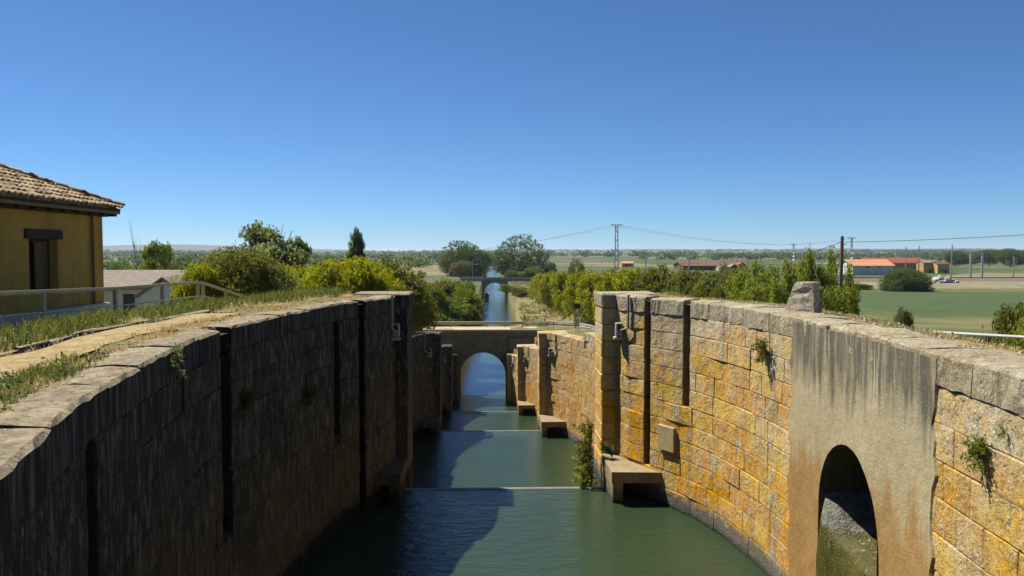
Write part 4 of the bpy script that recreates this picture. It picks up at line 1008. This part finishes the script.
for px, pyt, lab in ((646, 250, 'catenary mast beyond the shrubs, right of the tall pylon'), (689, 250, 'catenary mast in front of the brown barn'), (906, 247, 'catenary mast behind the dark round bush'), (919, 246, 'catenary mast just right of the dark round bush'), (952, 244.5, 'catenary mast left of the railway gantry'), (1014, 256, 'short catenary mast near the right edge')):
    mast(px, 346, pyt, lab)
a, b = bpx(971, 982.5, 348); zt = z_at(253, 348)
r = thing('railway_gantry', 'grey portal gantry over the railway tracks', 'gantry', None, (a, 348, PLAIN))
for x in (0, b-a):
    mb = MB(); mb.box((x-.35, -.35, -.3), (x+.35, .35, zt-PLAIN)); mb.build('leg', M['metal'], r)
mb = MB(); mb.box((.36, -.25, zt-PLAIN-.6), (b-a-.36, .25, zt-PLAIN-.1)); mb.build('beam', M['metal'], r)
mb = MB(); mb.box((.36, -.2, zt-PLAIN-3.6), (b-a-.36, .2, zt-PLAIN-3.3)); mb.build('lower_beam', M['metal'], r)
for k, z in enumerate((6.6, 8.0)):
    wire(('lower', 'upper') [k] + ' catenary wire strung along the railway', (100, 343.4, PLAIN+z), (600, 343.4, PLAIN+z), .6, .035)
wire('thin cable between the lamp posts of the far bridge', (x_at(380, 326), 326, z_at(264.5, 326)), (x_at(700, 326), 326, z_at(263.5, 326)), .3, .05)

# ---------------------------------------------------------------- vegetation
def leaves(centres, per, cr, leaf, flat=1.0):
    """leaf-sized diamonds scattered round clump centres"""
    centres = np.asarray(centres); n = len(centres)*per
    c = np.repeat(centres, per, 0) + rng.normal(0, 1, (n, 3))*np.repeat(np.broadcast_to(cr, (len(centres), 3)), per, 0)*.6
    u = rng.normal(0, 1, (n, 3)); u /= np.linalg.norm(u, axis=1)[:, None]
    v = np.cross(u, rng.normal(0, 1, (n, 3))); v /= np.linalg.norm(v, axis=1)[:, None]
    s = (leaf*rng.uniform(.6, 1.4, n))[:, None]
    q = np.stack([c - u*s, c + v*s*.55*flat, c + u*s, c - v*s*.55*flat], 1)
    r = np.clip(np.repeat(rng.uniform(.1, .8, len(centres)), per) + rng.normal(0, .16, n), 0, 1)
    return q.reshape(-1, 3), r
def lobes(k=7):
    d = rng.normal(0, 1, (k, 3)); d /= np.linalg.norm(d, axis=1)[:, None]; a = rng.uniform(.05, .22, k)*rng.choice([-1, 1], k)
    def f(p):
        return 1 + sum(a[i]*np.clip(p @ d[i], 0, 1)**3 for i in range(k))
    return f
def crown(name, ells, clumps, per, cr, leaf, shell=.55, zmin=.0):
    """ells: (cx,cy,cz,rx,ry,rz,weight) in unit plant space (height 1, width 1)"""
    P = []
    for e in ells:
        n = int(clumps*e[6]); d = rng.normal(0, 1, (n, 3)); d /= np.linalg.norm(d, axis=1)[:, None]
        f = lobes(); rad = (shell + (1-shell)*rng.random(n)**.6)*f(d)
        P.append(np.array(e[:3]) + d*rad[:, None]*np.array(e[3:6]))
    P = np.concatenate(P); P = P[P[:, 2] > zmin]
    lo, hi = np.percentile(P, 3, axis=0), np.percentile(P, 97, axis=0)
    P[:, :2] = (P[:, :2] - (lo+hi)[:2]/2)/max(hi[0]-lo[0], hi[1]-lo[1])*.94
    P[:, 2] = zmin + (P[:, 2] - zmin)/(np.percentile(P[:, 2], 98.5) - zmin)*(.97 - zmin)
    q, r = leaves(P, per, cr, leaf); return npmesh(name, q, 4, r)
def trunk_mesh(name, h, r, branches, lean=.0, seed=1):
    rd = random.Random(seed); mb = MB()
    mb.tube([(0, 0, -.06), (lean*.3, .01, h*.4), (lean, 0, h)], [r, r*.75, r*.35], 6)
    for k in range(branches):
        a = rd.uniform(0, 6.28); z0 = h*rd.uniform(.25, .9); ln = rd.uniform(.15, .38)
        x0 = lean*(z0/h)
        mb.tube([(x0, 0, z0), (x0 + ln*.55*math.cos(a), ln*.55*math.sin(a), z0 + ln*.35), (x0 + ln*math.cos(a), ln*math.sin(a), z0 + ln*.9)], [r*.5, r*.3, r*.12], 5)
    return pymesh(name, mb.v, mb.f, True)
CR, TR = {}, {}
for k in range(4):
    CR['bush%d' % k] = crown('bush_crown', [(rng.uniform(-.12, .12), rng.uniform(-.1, .1), .42, .46, .46, .42, .5)] + [(rng.uniform(-.28, .28), rng.uniform(-.25, .25), rng.uniform(.5, .8), rng.uniform(.16, .24), .22, rng.uniform(.14, .22), .13) for _ in range(4)], 760, 24, (.06, .06, .05), .021, .35, .02)
    TR['bush%d' % k] = trunk_mesh('bush_stems', .55, .022, 7, .03, k)
CR['willow'] = crown('willow_crown', [(0, 0, .52, .47, .47, .46, .7), (-.2, 0, .4, .3, .4, .35, .25), (.22, .1, .45, .28, .35, .38, .25), (0, -.1, .8, .3, .3, .18, .2)], 1500, 30, (.04, .04, .05), .0125, .5, .02)
TR['willow'] = trunk_mesh('willow_trunk', .7, .035, 8, .05, 3)
for k in range(2):
    ell = []
    for _ in range(9):
        a = rng.uniform(0, 6.28); z = rng.uniform(.38, .92); rr = rng.uniform(.1, .40)*(1.15 - z*.4)
        ell.append((rr*math.cos(a), rr*math.sin(a), z, rng.uniform(.10, .18), rng.uniform(.10, .18), rng.uniform(.05, .10), .11))
    CR['open%d' % k] = crown('open_crown', ell, 330, 16, (.05, .05, .03), .021, .25)
    TR['open%d' % k] = trunk_mesh('open_trunk', .85, .022, 16, .04, 20+k)
for k in range(3):
    ell = []
    for j in range(7):
        x, y = rng.uniform(-.36, .36), rng.uniform(-.3, .3); top = rng.uniform(.62, .98) if j else 1.0
        for z in np.arange(.12, top, .11): ell.append((x*(1-.2*z), y, z, .17*(1.25-z/top*.9), .17*(1.25-z/top*.9), .085, .03))
    CR['young%d' % k] = crown('young_poplar_crown', ell, 620, 13, (.09, .09, .04), .022, .15)
    TR['young%d' % k] = trunk_mesh('young_poplar_stems', .92, .012, 18, .02, 40+k)
for k in range(3):
    CR['round%d' % k] = crown('round_crown', [(0, 0, .52, .42, .42, .44, .5)] + [(.28*math.cos(a), .28*math.sin(a), rng.uniform(.25, .78), .2, .2, .17, .085) for a in np.linspace(0, 5.6, 8) + rng.uniform(0, .6)], 1700, 18, (.026, .026, .026), .0125, .6, .02)
    TR['round%d' % k] = trunk_mesh('round_trunk', .5, .035, 7, .03, 60+k)
CR['column'] = crown('column_crown', [(0, 0, z, .36*math.sin(math.pi*(.08 + z*.86))**.7, .36*math.sin(math.pi*(.08+z*.86))**.7, .10, .09) for z in np.linspace(.12, .92, 12)], 520, 20, (.10, .10, .035), .035, .4)
TR['column'] = trunk_mesh('column_trunk', .8, .04, 8, .0, 70)
TR['bare'] = trunk_mesh('bare_trunk', .95, .02, 26, .05, 80)

LM = {
 'yellow': leafmat('yellow_green_leaf', (0.13, 0.155, 0.012), (0.24, 0.245, 0.02), (0.30, 0.28, 0.03)),
 'green': leafmat('mid_green_leaf', (0.075, 0.11, 0.016), (0.14, 0.175, 0.028)),
 'olive': leafmat('olive_leaf', (0.075, 0.092, 0.016), (0.145, 0.15, 0.03)),
 'dark': leafmat('dark_leaf', (0.040, 0.068, 0.016), (0.085, 0.12, 0.028)),
 'pdark': leafmat('poplar_leaf', (0.06, 0.085, 0.03), (0.11, 0.14, 0.05)),
 'pale': leafmat('pale_leaf', (0.085, 0.11, 0.04), (0.17, 0.195, 0.08)),
 'young': leafmat('young_poplar_leaf', (0.11, 0.145, 0.02), (0.21, 0.24, 0.04), (0.27, 0.28, 0.07)),
 'brown': leafmat('brown_bud_leaf', (0.09, 0.088, 0.03), (0.16, 0.15, 0.05)),
}
def plant(name, label, cat, px, Y, pyt, wpx, var, leaf, group=None, rot=None, base=None, dep=1.0, sink=0.0):
    X = x_at(px, Y); g = gz(X, Y) if base is None else base; h = z_at(pyt, Y) - g + sink; w_ = wpx*Y/F
    r = thing(name, label, cat, group, (X, Y, g - sink)); r.rotation_euler.z = random.uniform(0, 6.28) if rot is None else rot
    if var in CR:
        me = CR[var]; o = bpy.data.objects.new('crown', me); C.objects.link(o); o.parent = r; o.scale = (w_, w_*dep, h*.94)
        if not me.materials: me.materials.append(None)
        o.material_slots[0].link = 'OBJECT'; o.material_slots[0].material = LM[leaf]
    o = bpy.data.objects.new('trunk', TR[var]); C.objects.link(o); o.parent = r; o.scale = (min(w_, h*.8), min(w_, h*.8), h)
    if not TR[var].materials: TR[var].materials.append(M['bark'])
    return r
ORD = ('first', 'second', 'third', 'fourth', 'fifth', 'sixth', 'seventh', 'eighth', 'ninth', 'tenth', 'eleventh', 'twelfth', 'thirteenth', 'fourteenth')
# left bank
plant('willow_bush', 'big round olive-green bush behind the end of the railing', 'bush', 246, 42, 246, 84, 'willow', 'olive')
plant('shrub', 'yellow-green shrub left of the big round bush', 'bush', 197, 40, 262, 40, 'bush0', 'yellow')
for k, (px, pyt, wpx, Y) in enumerate(((300, 264, 52, 50), (322, 261, 52, 47), (345, 257, 56, 51), (372, 257, 58, 48), (398, 259, 52, 53), (412, 272, 40, 58))):
    plant('shrub', 'bright yellow-green shrub above the shaded wall, %s from the big round bush' % ORD[k], 'bush', px, Y, pyt, wpx, 'bush%d' % (k % 4), 'yellow' if k < 4 else 'olive', 'yellow-green shrubs above the shaded wall')
plant('slender_tree', 'tall open-crowned tree rising behind the big round bush', 'tree', 274, 58, 217, 84, 'open0', 'pale', rot=2.0)
plant('slender_tree', 'smaller open-crowned tree right of the tall open one', 'tree', 298, 60, 231, 36, 'open1', 'green')
plant('columnar_poplar', 'dark narrow poplar rising behind the yellow-green shrubs', 'tree', 357, 95, 227, 15, 'column', 'pdark')
plant('tree', 'crooked tree with a loose top behind the sheds', 'tree', 153, 84, 236, 34, 'open1', 'green')
plant('bare_tree', 'leafless thin tree behind the sheds', 'tree', 136, 90, 234, 14, 'bare', 'brown')
for k, (px, pyt, wpx, lf) in enumerate(((114, 262, 24, 'dark'), (126, 265, 34, 'green'), (143, 261, 30, 'green'), (168, 259, 28, 'dark'), (184, 256, 30, 'dark'), (205, 258, 28, 'dark'), (222, 250, 24, 'pale'))):
    plant('tree', 'low leafy tree in the row behind the sheds, %s from the house' % ORD[k], 'tree', px, 92 + 2*k, pyt, wpx, 'round%d' % (k % 3), lf, 'trees behind the sheds')
for k, (px, pyt, wpx, Y, lf) in enumerate(((424, 283, 36, 106, 'green'), (440, 279, 44, 118, 'olive'), (456, 280, 40, 126, 'green'), (468, 287, 30, 117, 'green'), (450, 296, 42, 108, 'green'), (432, 303, 40, 103, 'green'), (471, 303, 20, 108, 'olive'))):
    plant('bank_bush', 'green bush on the left canal bank beyond the near bridge, %s of the clump' % ORD[k], 'bush', px, Y, pyt, wpx, 'bush%d' % (k % 4), lf, 'bushes on the left canal bank')
# two big trees and company at the far bridge
plant('round_tree', 'large round tree left of the canal beyond the far bridge', 'tree', 463, 400, 240, 42, 'round0', 'dark', sink=5)
plant('round_tree', 'largest round tree right of the canal beyond the far bridge', 'tree', 521, 392, 235, 52, 'round1', 'dark', sink=5)
plant('round_tree', 'smaller round tree right behind the large left canal tree', 'tree', 478, 470, 249, 24, 'round2', 'dark')
plant('round_tree', 'brownish tree in front of the large left canal tree', 'tree', 461, 350, 260, 20, 'round2', 'brown')
for k, (px, pyt, wpx, Y) in enumerate(((487, 255, 14, 640), (451, 251, 12, 620), (549, 262, 14, 380), (534, 266, 18, 352), (512, 270, 14, 360), (527, 270, 16, 356))):
    plant('small_tree', 'dark small tree near the two large canal trees, %s of six' % ORD[k], 'tree', px, Y, pyt, wpx, 'round%d' % (k % 3), ('dark', 'dark', 'dark', 'olive', 'dark', 'green')[k], 'small trees near the far bridge')
# right embankment shrubs
for k, (px, pyt, wpx, Y) in enumerate(((541, 273, 22, 190), (552, 272, 26, 165), (566, 271, 30, 140), (582, 270, 34, 118), (600, 271, 40, 100), (618, 269, 44, 88), (640, 267, 48, 78), (664, 266, 50, 70), (688, 268, 46, 64), (710, 271, 44, 60), (730, 274, 40, 56))):
    plant('shrub', 'yellow-green shrub on the right embankment, %s from the far end of the row' % ORD[k], 'bush', px, Y, pyt, wpx, 'bush%d' % (k % 4), 'yellow' if k < 7 else 'olive', 'shrubs on the right embankment')
for k, (px, pyt, wpx, Y) in enumerate(((577, 258, 22, 180), (724, 263, 20, 130))):
    plant('bare_tree', ('brownish bare tree behind the embankment shrubs', 'thin half-bare tree left of the young poplars')[k], 'tree', px, Y, pyt, wpx*.8, 'round%d' % k, 'brown')
plant('reed_bush', 'green reeds and bush at the right water edge before the far bridge', 'bush', 507, 235, 284, 16, 'bush1', 'green')
plant('reed_bush', 'low green bush on the right slope near the far bridge', 'bush', 520, 215, 287, 20, 'bush2', 'olive')
for k, (px, pyt, wpx, Y) in enumerate(((746, 266, 40, 43), (768, 259, 46, 41), (790, 266, 42, 44), (806, 260, 36, 46), (819, 247, 36, 42), (836, 262, 36, 41), (848, 280, 26, 43), (760, 278, 40, 38), (795, 282, 44, 39), (830, 285, 40, 38))):
    plant('young_poplar', 'leafy young poplar behind the leaning stone, %s of the thicket' % ORD[k], 'tree', px, Y, pyt, wpx, 'young%d' % (k % 3), 'young', 'young poplars on the right')
plant('bush', 'dark round bush at the far edge of the wheat field', 'bush', 906, 243, 268, 42, 'willow', 'dark', sink=3.0)
plant('bush', 'low dark bush left of the dark round bush', 'bush', 861, 252, 284, 22, 'bush3', 'dark')
plant('bush', 'yellow-green bush at the right edge behind the white rail', 'bush', 1017, 27, 302, 56, 'bush2', 'olive')
plant('bush', 'second yellow-green bush at the right edge, lower and nearer', 'bush', 1040, 24, 310, 60, 'bush1', 'young')
plant('sapling', 'pale thin sapling behind the sunny wall top', 'plant', 903, 22, 308, 20, 'bush3', 'pale')
for k, (px, pyt, wpx, Y) in enumerate(((956, 250, 20, 640), (971, 252, 18, 700), (990, 249, 26, 660), (1011, 248, 24, 620), (1030, 249, 26, 660))):
    plant('round_tree', 'round field tree at the far right, %s from the left of the group' % ORD[k], 'tree', px, Y, pyt, wpx, 'round%d' % (k % 3), 'dark', 'round trees at the far right')
# distant hedges and woods
def woodland():
    P = []; S = []
    def band(y0, y1, x0, x1, n, h):
        for _ in range(n):
            q = random.random(); x, y = x0 + (x1-x0)*q, y0 + (y1-y0)*q; k = random.uniform(.6, 1.3)
            for _ in range(5): P.append((x + random.gauss(0, 5), y + random.gauss(0, 3), PLAIN + hill(x, y) + h*k*random.uniform(.2, 1))); S.append(h)
    for _ in range(56):
        Y = random.uniform(700, 3200); xc = random.uniform(-.75, .75)*Y; ln = random.uniform(60, 420)
        if abs(xc) < 60 + Y*.02: continue
        band(Y, Y + random.uniform(-60, 60), xc, xc + ln, int(ln/9), random.uniform(5, 9)*(1 if Y < 1600 else 1.3))
    for _ in range(30):
        Y = random.uniform(2500, 6500); xc = random.uniform(-.8, .8)*Y; ln = random.uniform(300, 1300); band(Y, Y, xc, xc + ln, int(ln/14), random.uniform(8, 14))
    for _ in range(10):
        Y = random.uniform(420, 680); xc = -random.uniform(.12, .7)*Y; band(Y, Y + 20, xc, xc + 60, 12, 6)
    P = np.array(P); S = np.array(S); n = len(P); per = 9
    c = np.repeat(P, per, 0) + rng.normal(0, 1, (n*per, 3))*np.repeat(np.stack([S*.35, S*.35, S*.16], 1), per, 0)
    u = rng.normal(0, 1, (n*per, 3)); u /= np.linalg.norm(u, axis=1)[:, None]; v = np.cross(u, rng.normal(0, 1, (n*per, 3))); v /= np.linalg.norm(v, axis=1)[:, None]
    s = (np.repeat(S, per)*rng.uniform(.10, .22, n*per))[:, None]
    q = np.stack([c-u*s, c+v*s, c+u*s, c-v*s], 1).reshape(-1, 3)
    o = link('distant_woodland', npmesh('distant_woodland', q, 4, np.repeat(rng.random(n), per)), LM['dark']); tag(o, 'dark hedges and woods scattered over the far plain', 'woodland', kind='stuff')
woodland()
# hills on the left horizon
def hills():
    V, Fc = [], []; xs = np.linspace(-9000, 9000, 160)
    for j, Y in enumerate((7000, 7600, 8400)):
        for x in xs:
            e = 30*math.exp(-((x+3600)/900)**2)*1.15 + 22*math.exp(-((x+2300)/700)**2) + 16 + 7*math.sin(x*.0017) + 5*math.sin(x*.0041+1) + (14*math.exp(-((x-3300)/1200)**2))
            V.append((x, Y, PLAIN - 6 if j == 0 else (PLAIN + e*1.3 + 8 if j == 1 else PLAIN + e*1.25 + 6)))
    n = len(xs); Fc = [(j*n+k, j*n+k+1, (j+1)*n+k+1, (j+1)*n+k) for j in range(2) for k in range(n-1)]
    t = NT('hill_fields'); p = t.pos(); c = t.mix(t.rng(t.noise(t.scale(p, (.0016, .0016, .02)), 1, 5), .4, .6), (0.045, 0.055, 0.035), (0.10, 0.09, 0.06))
    tag(link('hills', pymesh('hills', V, Fc, True), t.end(c, .95)), kind='structure')
hills()

# grasses and weeds close by
def grass(name, pts, hgt, wid, mat, lean=.5, label=None):
    pts = np.asarray(pts); n = len(pts); a = rng.uniform(0, 6.28, n); h = hgt*rng.uniform(.4, 1.25, n); wv = wid*rng.uniform(.6, 1.3, n)
    side = np.stack([np.cos(a), np.sin(a), np.zeros(n)], 1)*wv[:, None]; b = rng.uniform(0, 6.28, n); l = lean*h*rng.uniform(.1, 1, n)
    tip = pts + np.stack([np.cos(b)*l, np.sin(b)*l, h], 1); mid = pts + np.stack([np.cos(b)*l*.35, np.sin(b)*l*.35, h*.55], 1)
    q = np.stack([pts - side, pts + side, mid + side*.8, tip, tip, mid - side*.8], 1)
    q = np.stack([pts - side, pts + side, mid + side*.8, mid - side*.8, mid - side*.8, mid + side*.8, tip + side*.05, tip - side*.05], 1).reshape(-1, 3)
    o = link(name, npmesh(name, q, 4, np.repeat(rng.random(n), 2)), mat); return tag(o, label, 'grass', kind='stuff')
def scatter(sg, n, d0, d1, y0, y1, clump=.5, thr=.5, seed=0):
    rd = random.Random(seed); out = []
    ph = [rd.uniform(0, 6.28) for _ in range(4)]
    while len(out) < n:
        y = y0 + (y1-y0)*rd.random()**1.0; d = rd.uniform(d0, d1); x = wall_x(y, sg) + sg*d
        f = .5 + .25*math.sin(x*2.9 + ph[0] + y*1.1) + .25*math.sin(y*3.7 + ph[1] - x*1.7) + .15*math.sin(y*9 + ph[2] + x*8)
        if f < thr and rd.random() > .06: continue
        out.append((x, y, gz(x, y) - .015))
    return out
GM = {'green': leafmat('grass_green', (0.075, 0.095, 0.018), (0.17, 0.175, 0.045), None, .3), 'dry': leafmat('grass_dry', (0.33, 0.25, 0.10), (0.50, 0.41, 0.21), None, .3), 'weed': leafmat('weed_green', (0.06, 0.095, 0.018), (0.13, 0.165, 0.04), None, .3)}
grass('green_grass', scatter(-1, 9000, 2.1, 4.2, 5, 26, thr=.42, seed=1) + [], .25, .011, GM['green'], .7, 'green weeds and grass along the path by the railing')
grass('green_grass', scatter(-1, 2600, .5, 1.1, 4.2, 10, thr=.62, seed=2), .12, .007, GM['green'], .9, 'low green tufts on the nearest part of the left wall top')
grass('dry_grass', scatter(-1, 9000, .35, 1.2, 4.5, 24, thr=.45, seed=3) + scatter(-1, 8000, 1.8, 4.0, 5, 30, thr=.4, seed=4), .10, .008, GM['dry'], .9, 'short dry grass on the left wall top')
grass('dry_grass', scatter(1, 9000, .9, 3.0, 6, 27, thr=.42, seed=5), .055, .008, GM['dry'], .9, 'straw-coloured dry grass on the right wall top')
grass('green_grass', scatter(1, 5000, 1.6, 4.5, 6, 30, thr=.6, seed=6), .10, .010, GM['green'], .8, 'green grass patches behind the right wall top')
q, r_ = leaves([(x, y, z + .06 + random.random()*.10) for x, y, z in scatter(-1, 700, 2.15, 4.1, 6, 27, thr=.55, seed=8) + scatter(-1, 150, .6, 1.05, 4.2, 9, thr=.6, seed=9)], 16, (.12, .12, .07), .020)
tag(link('leafy_weeds', npmesh('leafy_weeds', q, 4, r_), GM['weed']), 'broad-leaved green weeds along the path by the house', 'weeds', kind='stuff')
# low scrub on the canal slopes
def scrub(name, label, sgn, n, y0, y1, d0, d1, size, mat, seed):
    rd = random.Random(seed); P = []; S = []
    while len(P) < n:
        y = y0 + (y1-y0)*rd.random()**1.6; d = rd.uniform(d0, d1); x = canal_x(y) + sgn*(canal_hw(y) + d)
        if math.sin(x*.5+y*.13)+math.sin(x*.23-y*.09+1) < rd.uniform(-1.2, .6): continue
        s = size*rd.uniform(.4, 1.3); P.append((x, y, gz(x, y) + s*.35)); S.append((s, s, s*.6))
    q, r = leaves(np.array(P), 26, np.array(S), .13)
    return tag(link(name, npmesh(name, q, 4, r), mat), label, 'scrub', kind='stuff')
scrub('green_scrub', 'low green scrub and weeds on the right canal slope', 1, 420, 99, 320, 0, 14, .75, LM['olive'], 1)
scrub('dry_scrub', 'low dry brownish weeds on the right canal slope', 1, 420, 99, 320, .5, 14, .55, LM['brown'], 2)
scrub('green_scrub', 'low green scrub on the left canal slope', -1, 300, 99, 320, 0, 12, .9, LM['green'], 3)
# loose pebbles and crumbs of stone on the path and the wall tops
pb = MB(); rd = random.Random(5)
for k in range(1500):
    sgn = -1 if k % 3 else 1; y = rd.uniform(4.5, 22); d = rd.uniform(.1, 2.0) if sgn < 0 else rd.uniform(.2, 1.6)
    s = rd.choice((.008, .012, .016, .03)); x = wall_x(y, sgn) + sgn*d; z = max(gz(x, y), -.045 if d > .8 else -.02)
    v = [(x + s*rd.uniform(.6, 1.3)*a, y + s*rd.uniform(.6, 1.3)*b, z + s*c) for a, b, c in ((-1, -.8, -.3), (1, -.7, -.3), (.9, .8, -.3), (-.8, .9, -.3), (-.5, -.4, .7), (.5, -.5, .6), (.4, .5, .7), (-.5, .4, .5))]
    pb.add(v, [(4,5,6,7),(0,1,5,4),(1,2,6,5),(2,3,7,6),(3,0,4,7)], rd.random())
tag(pb.build('pebbles', M['rubble']), 'loose pebbles scattered over path and wall tops', 'pebbles', kind='stuff')
# plants rooted in the masonry
def wall_tuft(label, cv, px, py, size, mat, n=46, droop=.4, leafy=True, name='wall_plant', s=None, d=.02, z=None, spread=1.0):
    s = cv.px(px) if s is None else s; x, y = cv.at(s, d); z = z_at(py, y) if z is None else z; nx, ny = np.interp(s, cv.s, cv.n[:, 0]), np.interp(s, cv.s, cv.n[:, 1])
    r = thing(name, label, 'plant', 'plants rooted in the lock walls', (x, y, z)); mb = MB(); cs = []
    for _ in range(n):
        a, b, c = random.gauss(0, .5)*spread, random.uniform(.15, .8), random.uniform(-droop*2, 1.0)
        e = np.array([nx*b - ny*a, ny*b + nx*a, c])*size; e2 = e*.5 + np.array([0, 0, .12*size])
        mb.tube([(0, 0, 0), e2, e], [size*.012, size*.01, size*.004], 3); cs += [e, e*.7 + e2*.3, e2]
    mb.build('stems', M['bark'], r)
    q, rr = leaves(cs, 7, (size*.12,)*3, size*.075); link('leaves', npmesh('leaves', q, 4, rr), mat, r)
wall_tuft('green tuft growing below the coping left of the cement patch', cvR, 768, 352, .30, LM['olive'])
wall_tuft('trailing green tuft in the joints at the right edge of the sunny wall', cvR, 990, 456, .22, LM['green'], droop=.5)
wall_tuft('tiny sprig high in the sunny wall near the right edge', cvR, 1013, 436, .09, LM['green'], 20)
wall_tuft('pale dry tuft hanging under the left coping', cvL, 166, 358, .20, LM['pale'], 40, .7)
wall_tuft('dark tuft in the shaded wall, nearer of two side by side', cvL, 240, 402, .26, LM['dark'])
wall_tuft('dark tuft in the shaded wall, farther of two side by side', cvL, 303, 396, .26, LM['dark'])
wall_tuft('small upright weed on the ledge beside the nearest right pier', cvR, 623, 450, .42, LM['dark'], 26, -.3, z=WAT[0]+.9, d=.3, spread=.4)
for k, (py, Y, sz) in enumerate(((428, 25.3, .5), (447, 25.4, .55), (470, 25.2, .7))):
    r = at_y(592 - 2*k, py, Y + .2); x = axis(Y) + HALF - .02
    wall_tuft('leafy weed climbing the water side of the nearest right pier, %s from the top' % ORD[k], cvR, 0, 0, sz, LM['olive' if k < 2 else 'young'], 40, .6, s=cvR.L - .01, z=z_at(py, 25.0), d=.75)

# ---------------------------------------------------------------- the air
mb = MB(); mb.box((-9700, -60, WAT[3]-3), (9700, 12600, 60)); hz = mb.build('haze', None)
hm = bpy.data.materials.new('haze'); hm.use_nodes = True; ht = hm.node_tree; ht.nodes.clear()
ho = ht.nodes.new('ShaderNodeOutputMaterial'); hv = ht.nodes.new('ShaderNodeVolumePrincipled')
hv.inputs['Color'].default_value = (0.72, 0.83, 1.0, 1); hv.inputs['Density'].default_value = 0.00006; hv.inputs['Anisotropy'].default_value = 0.2
ht.links.new(hv.outputs[0], ho.inputs['Volume']); hz.data.materials.append(hm); tag(hz, kind='stuff')
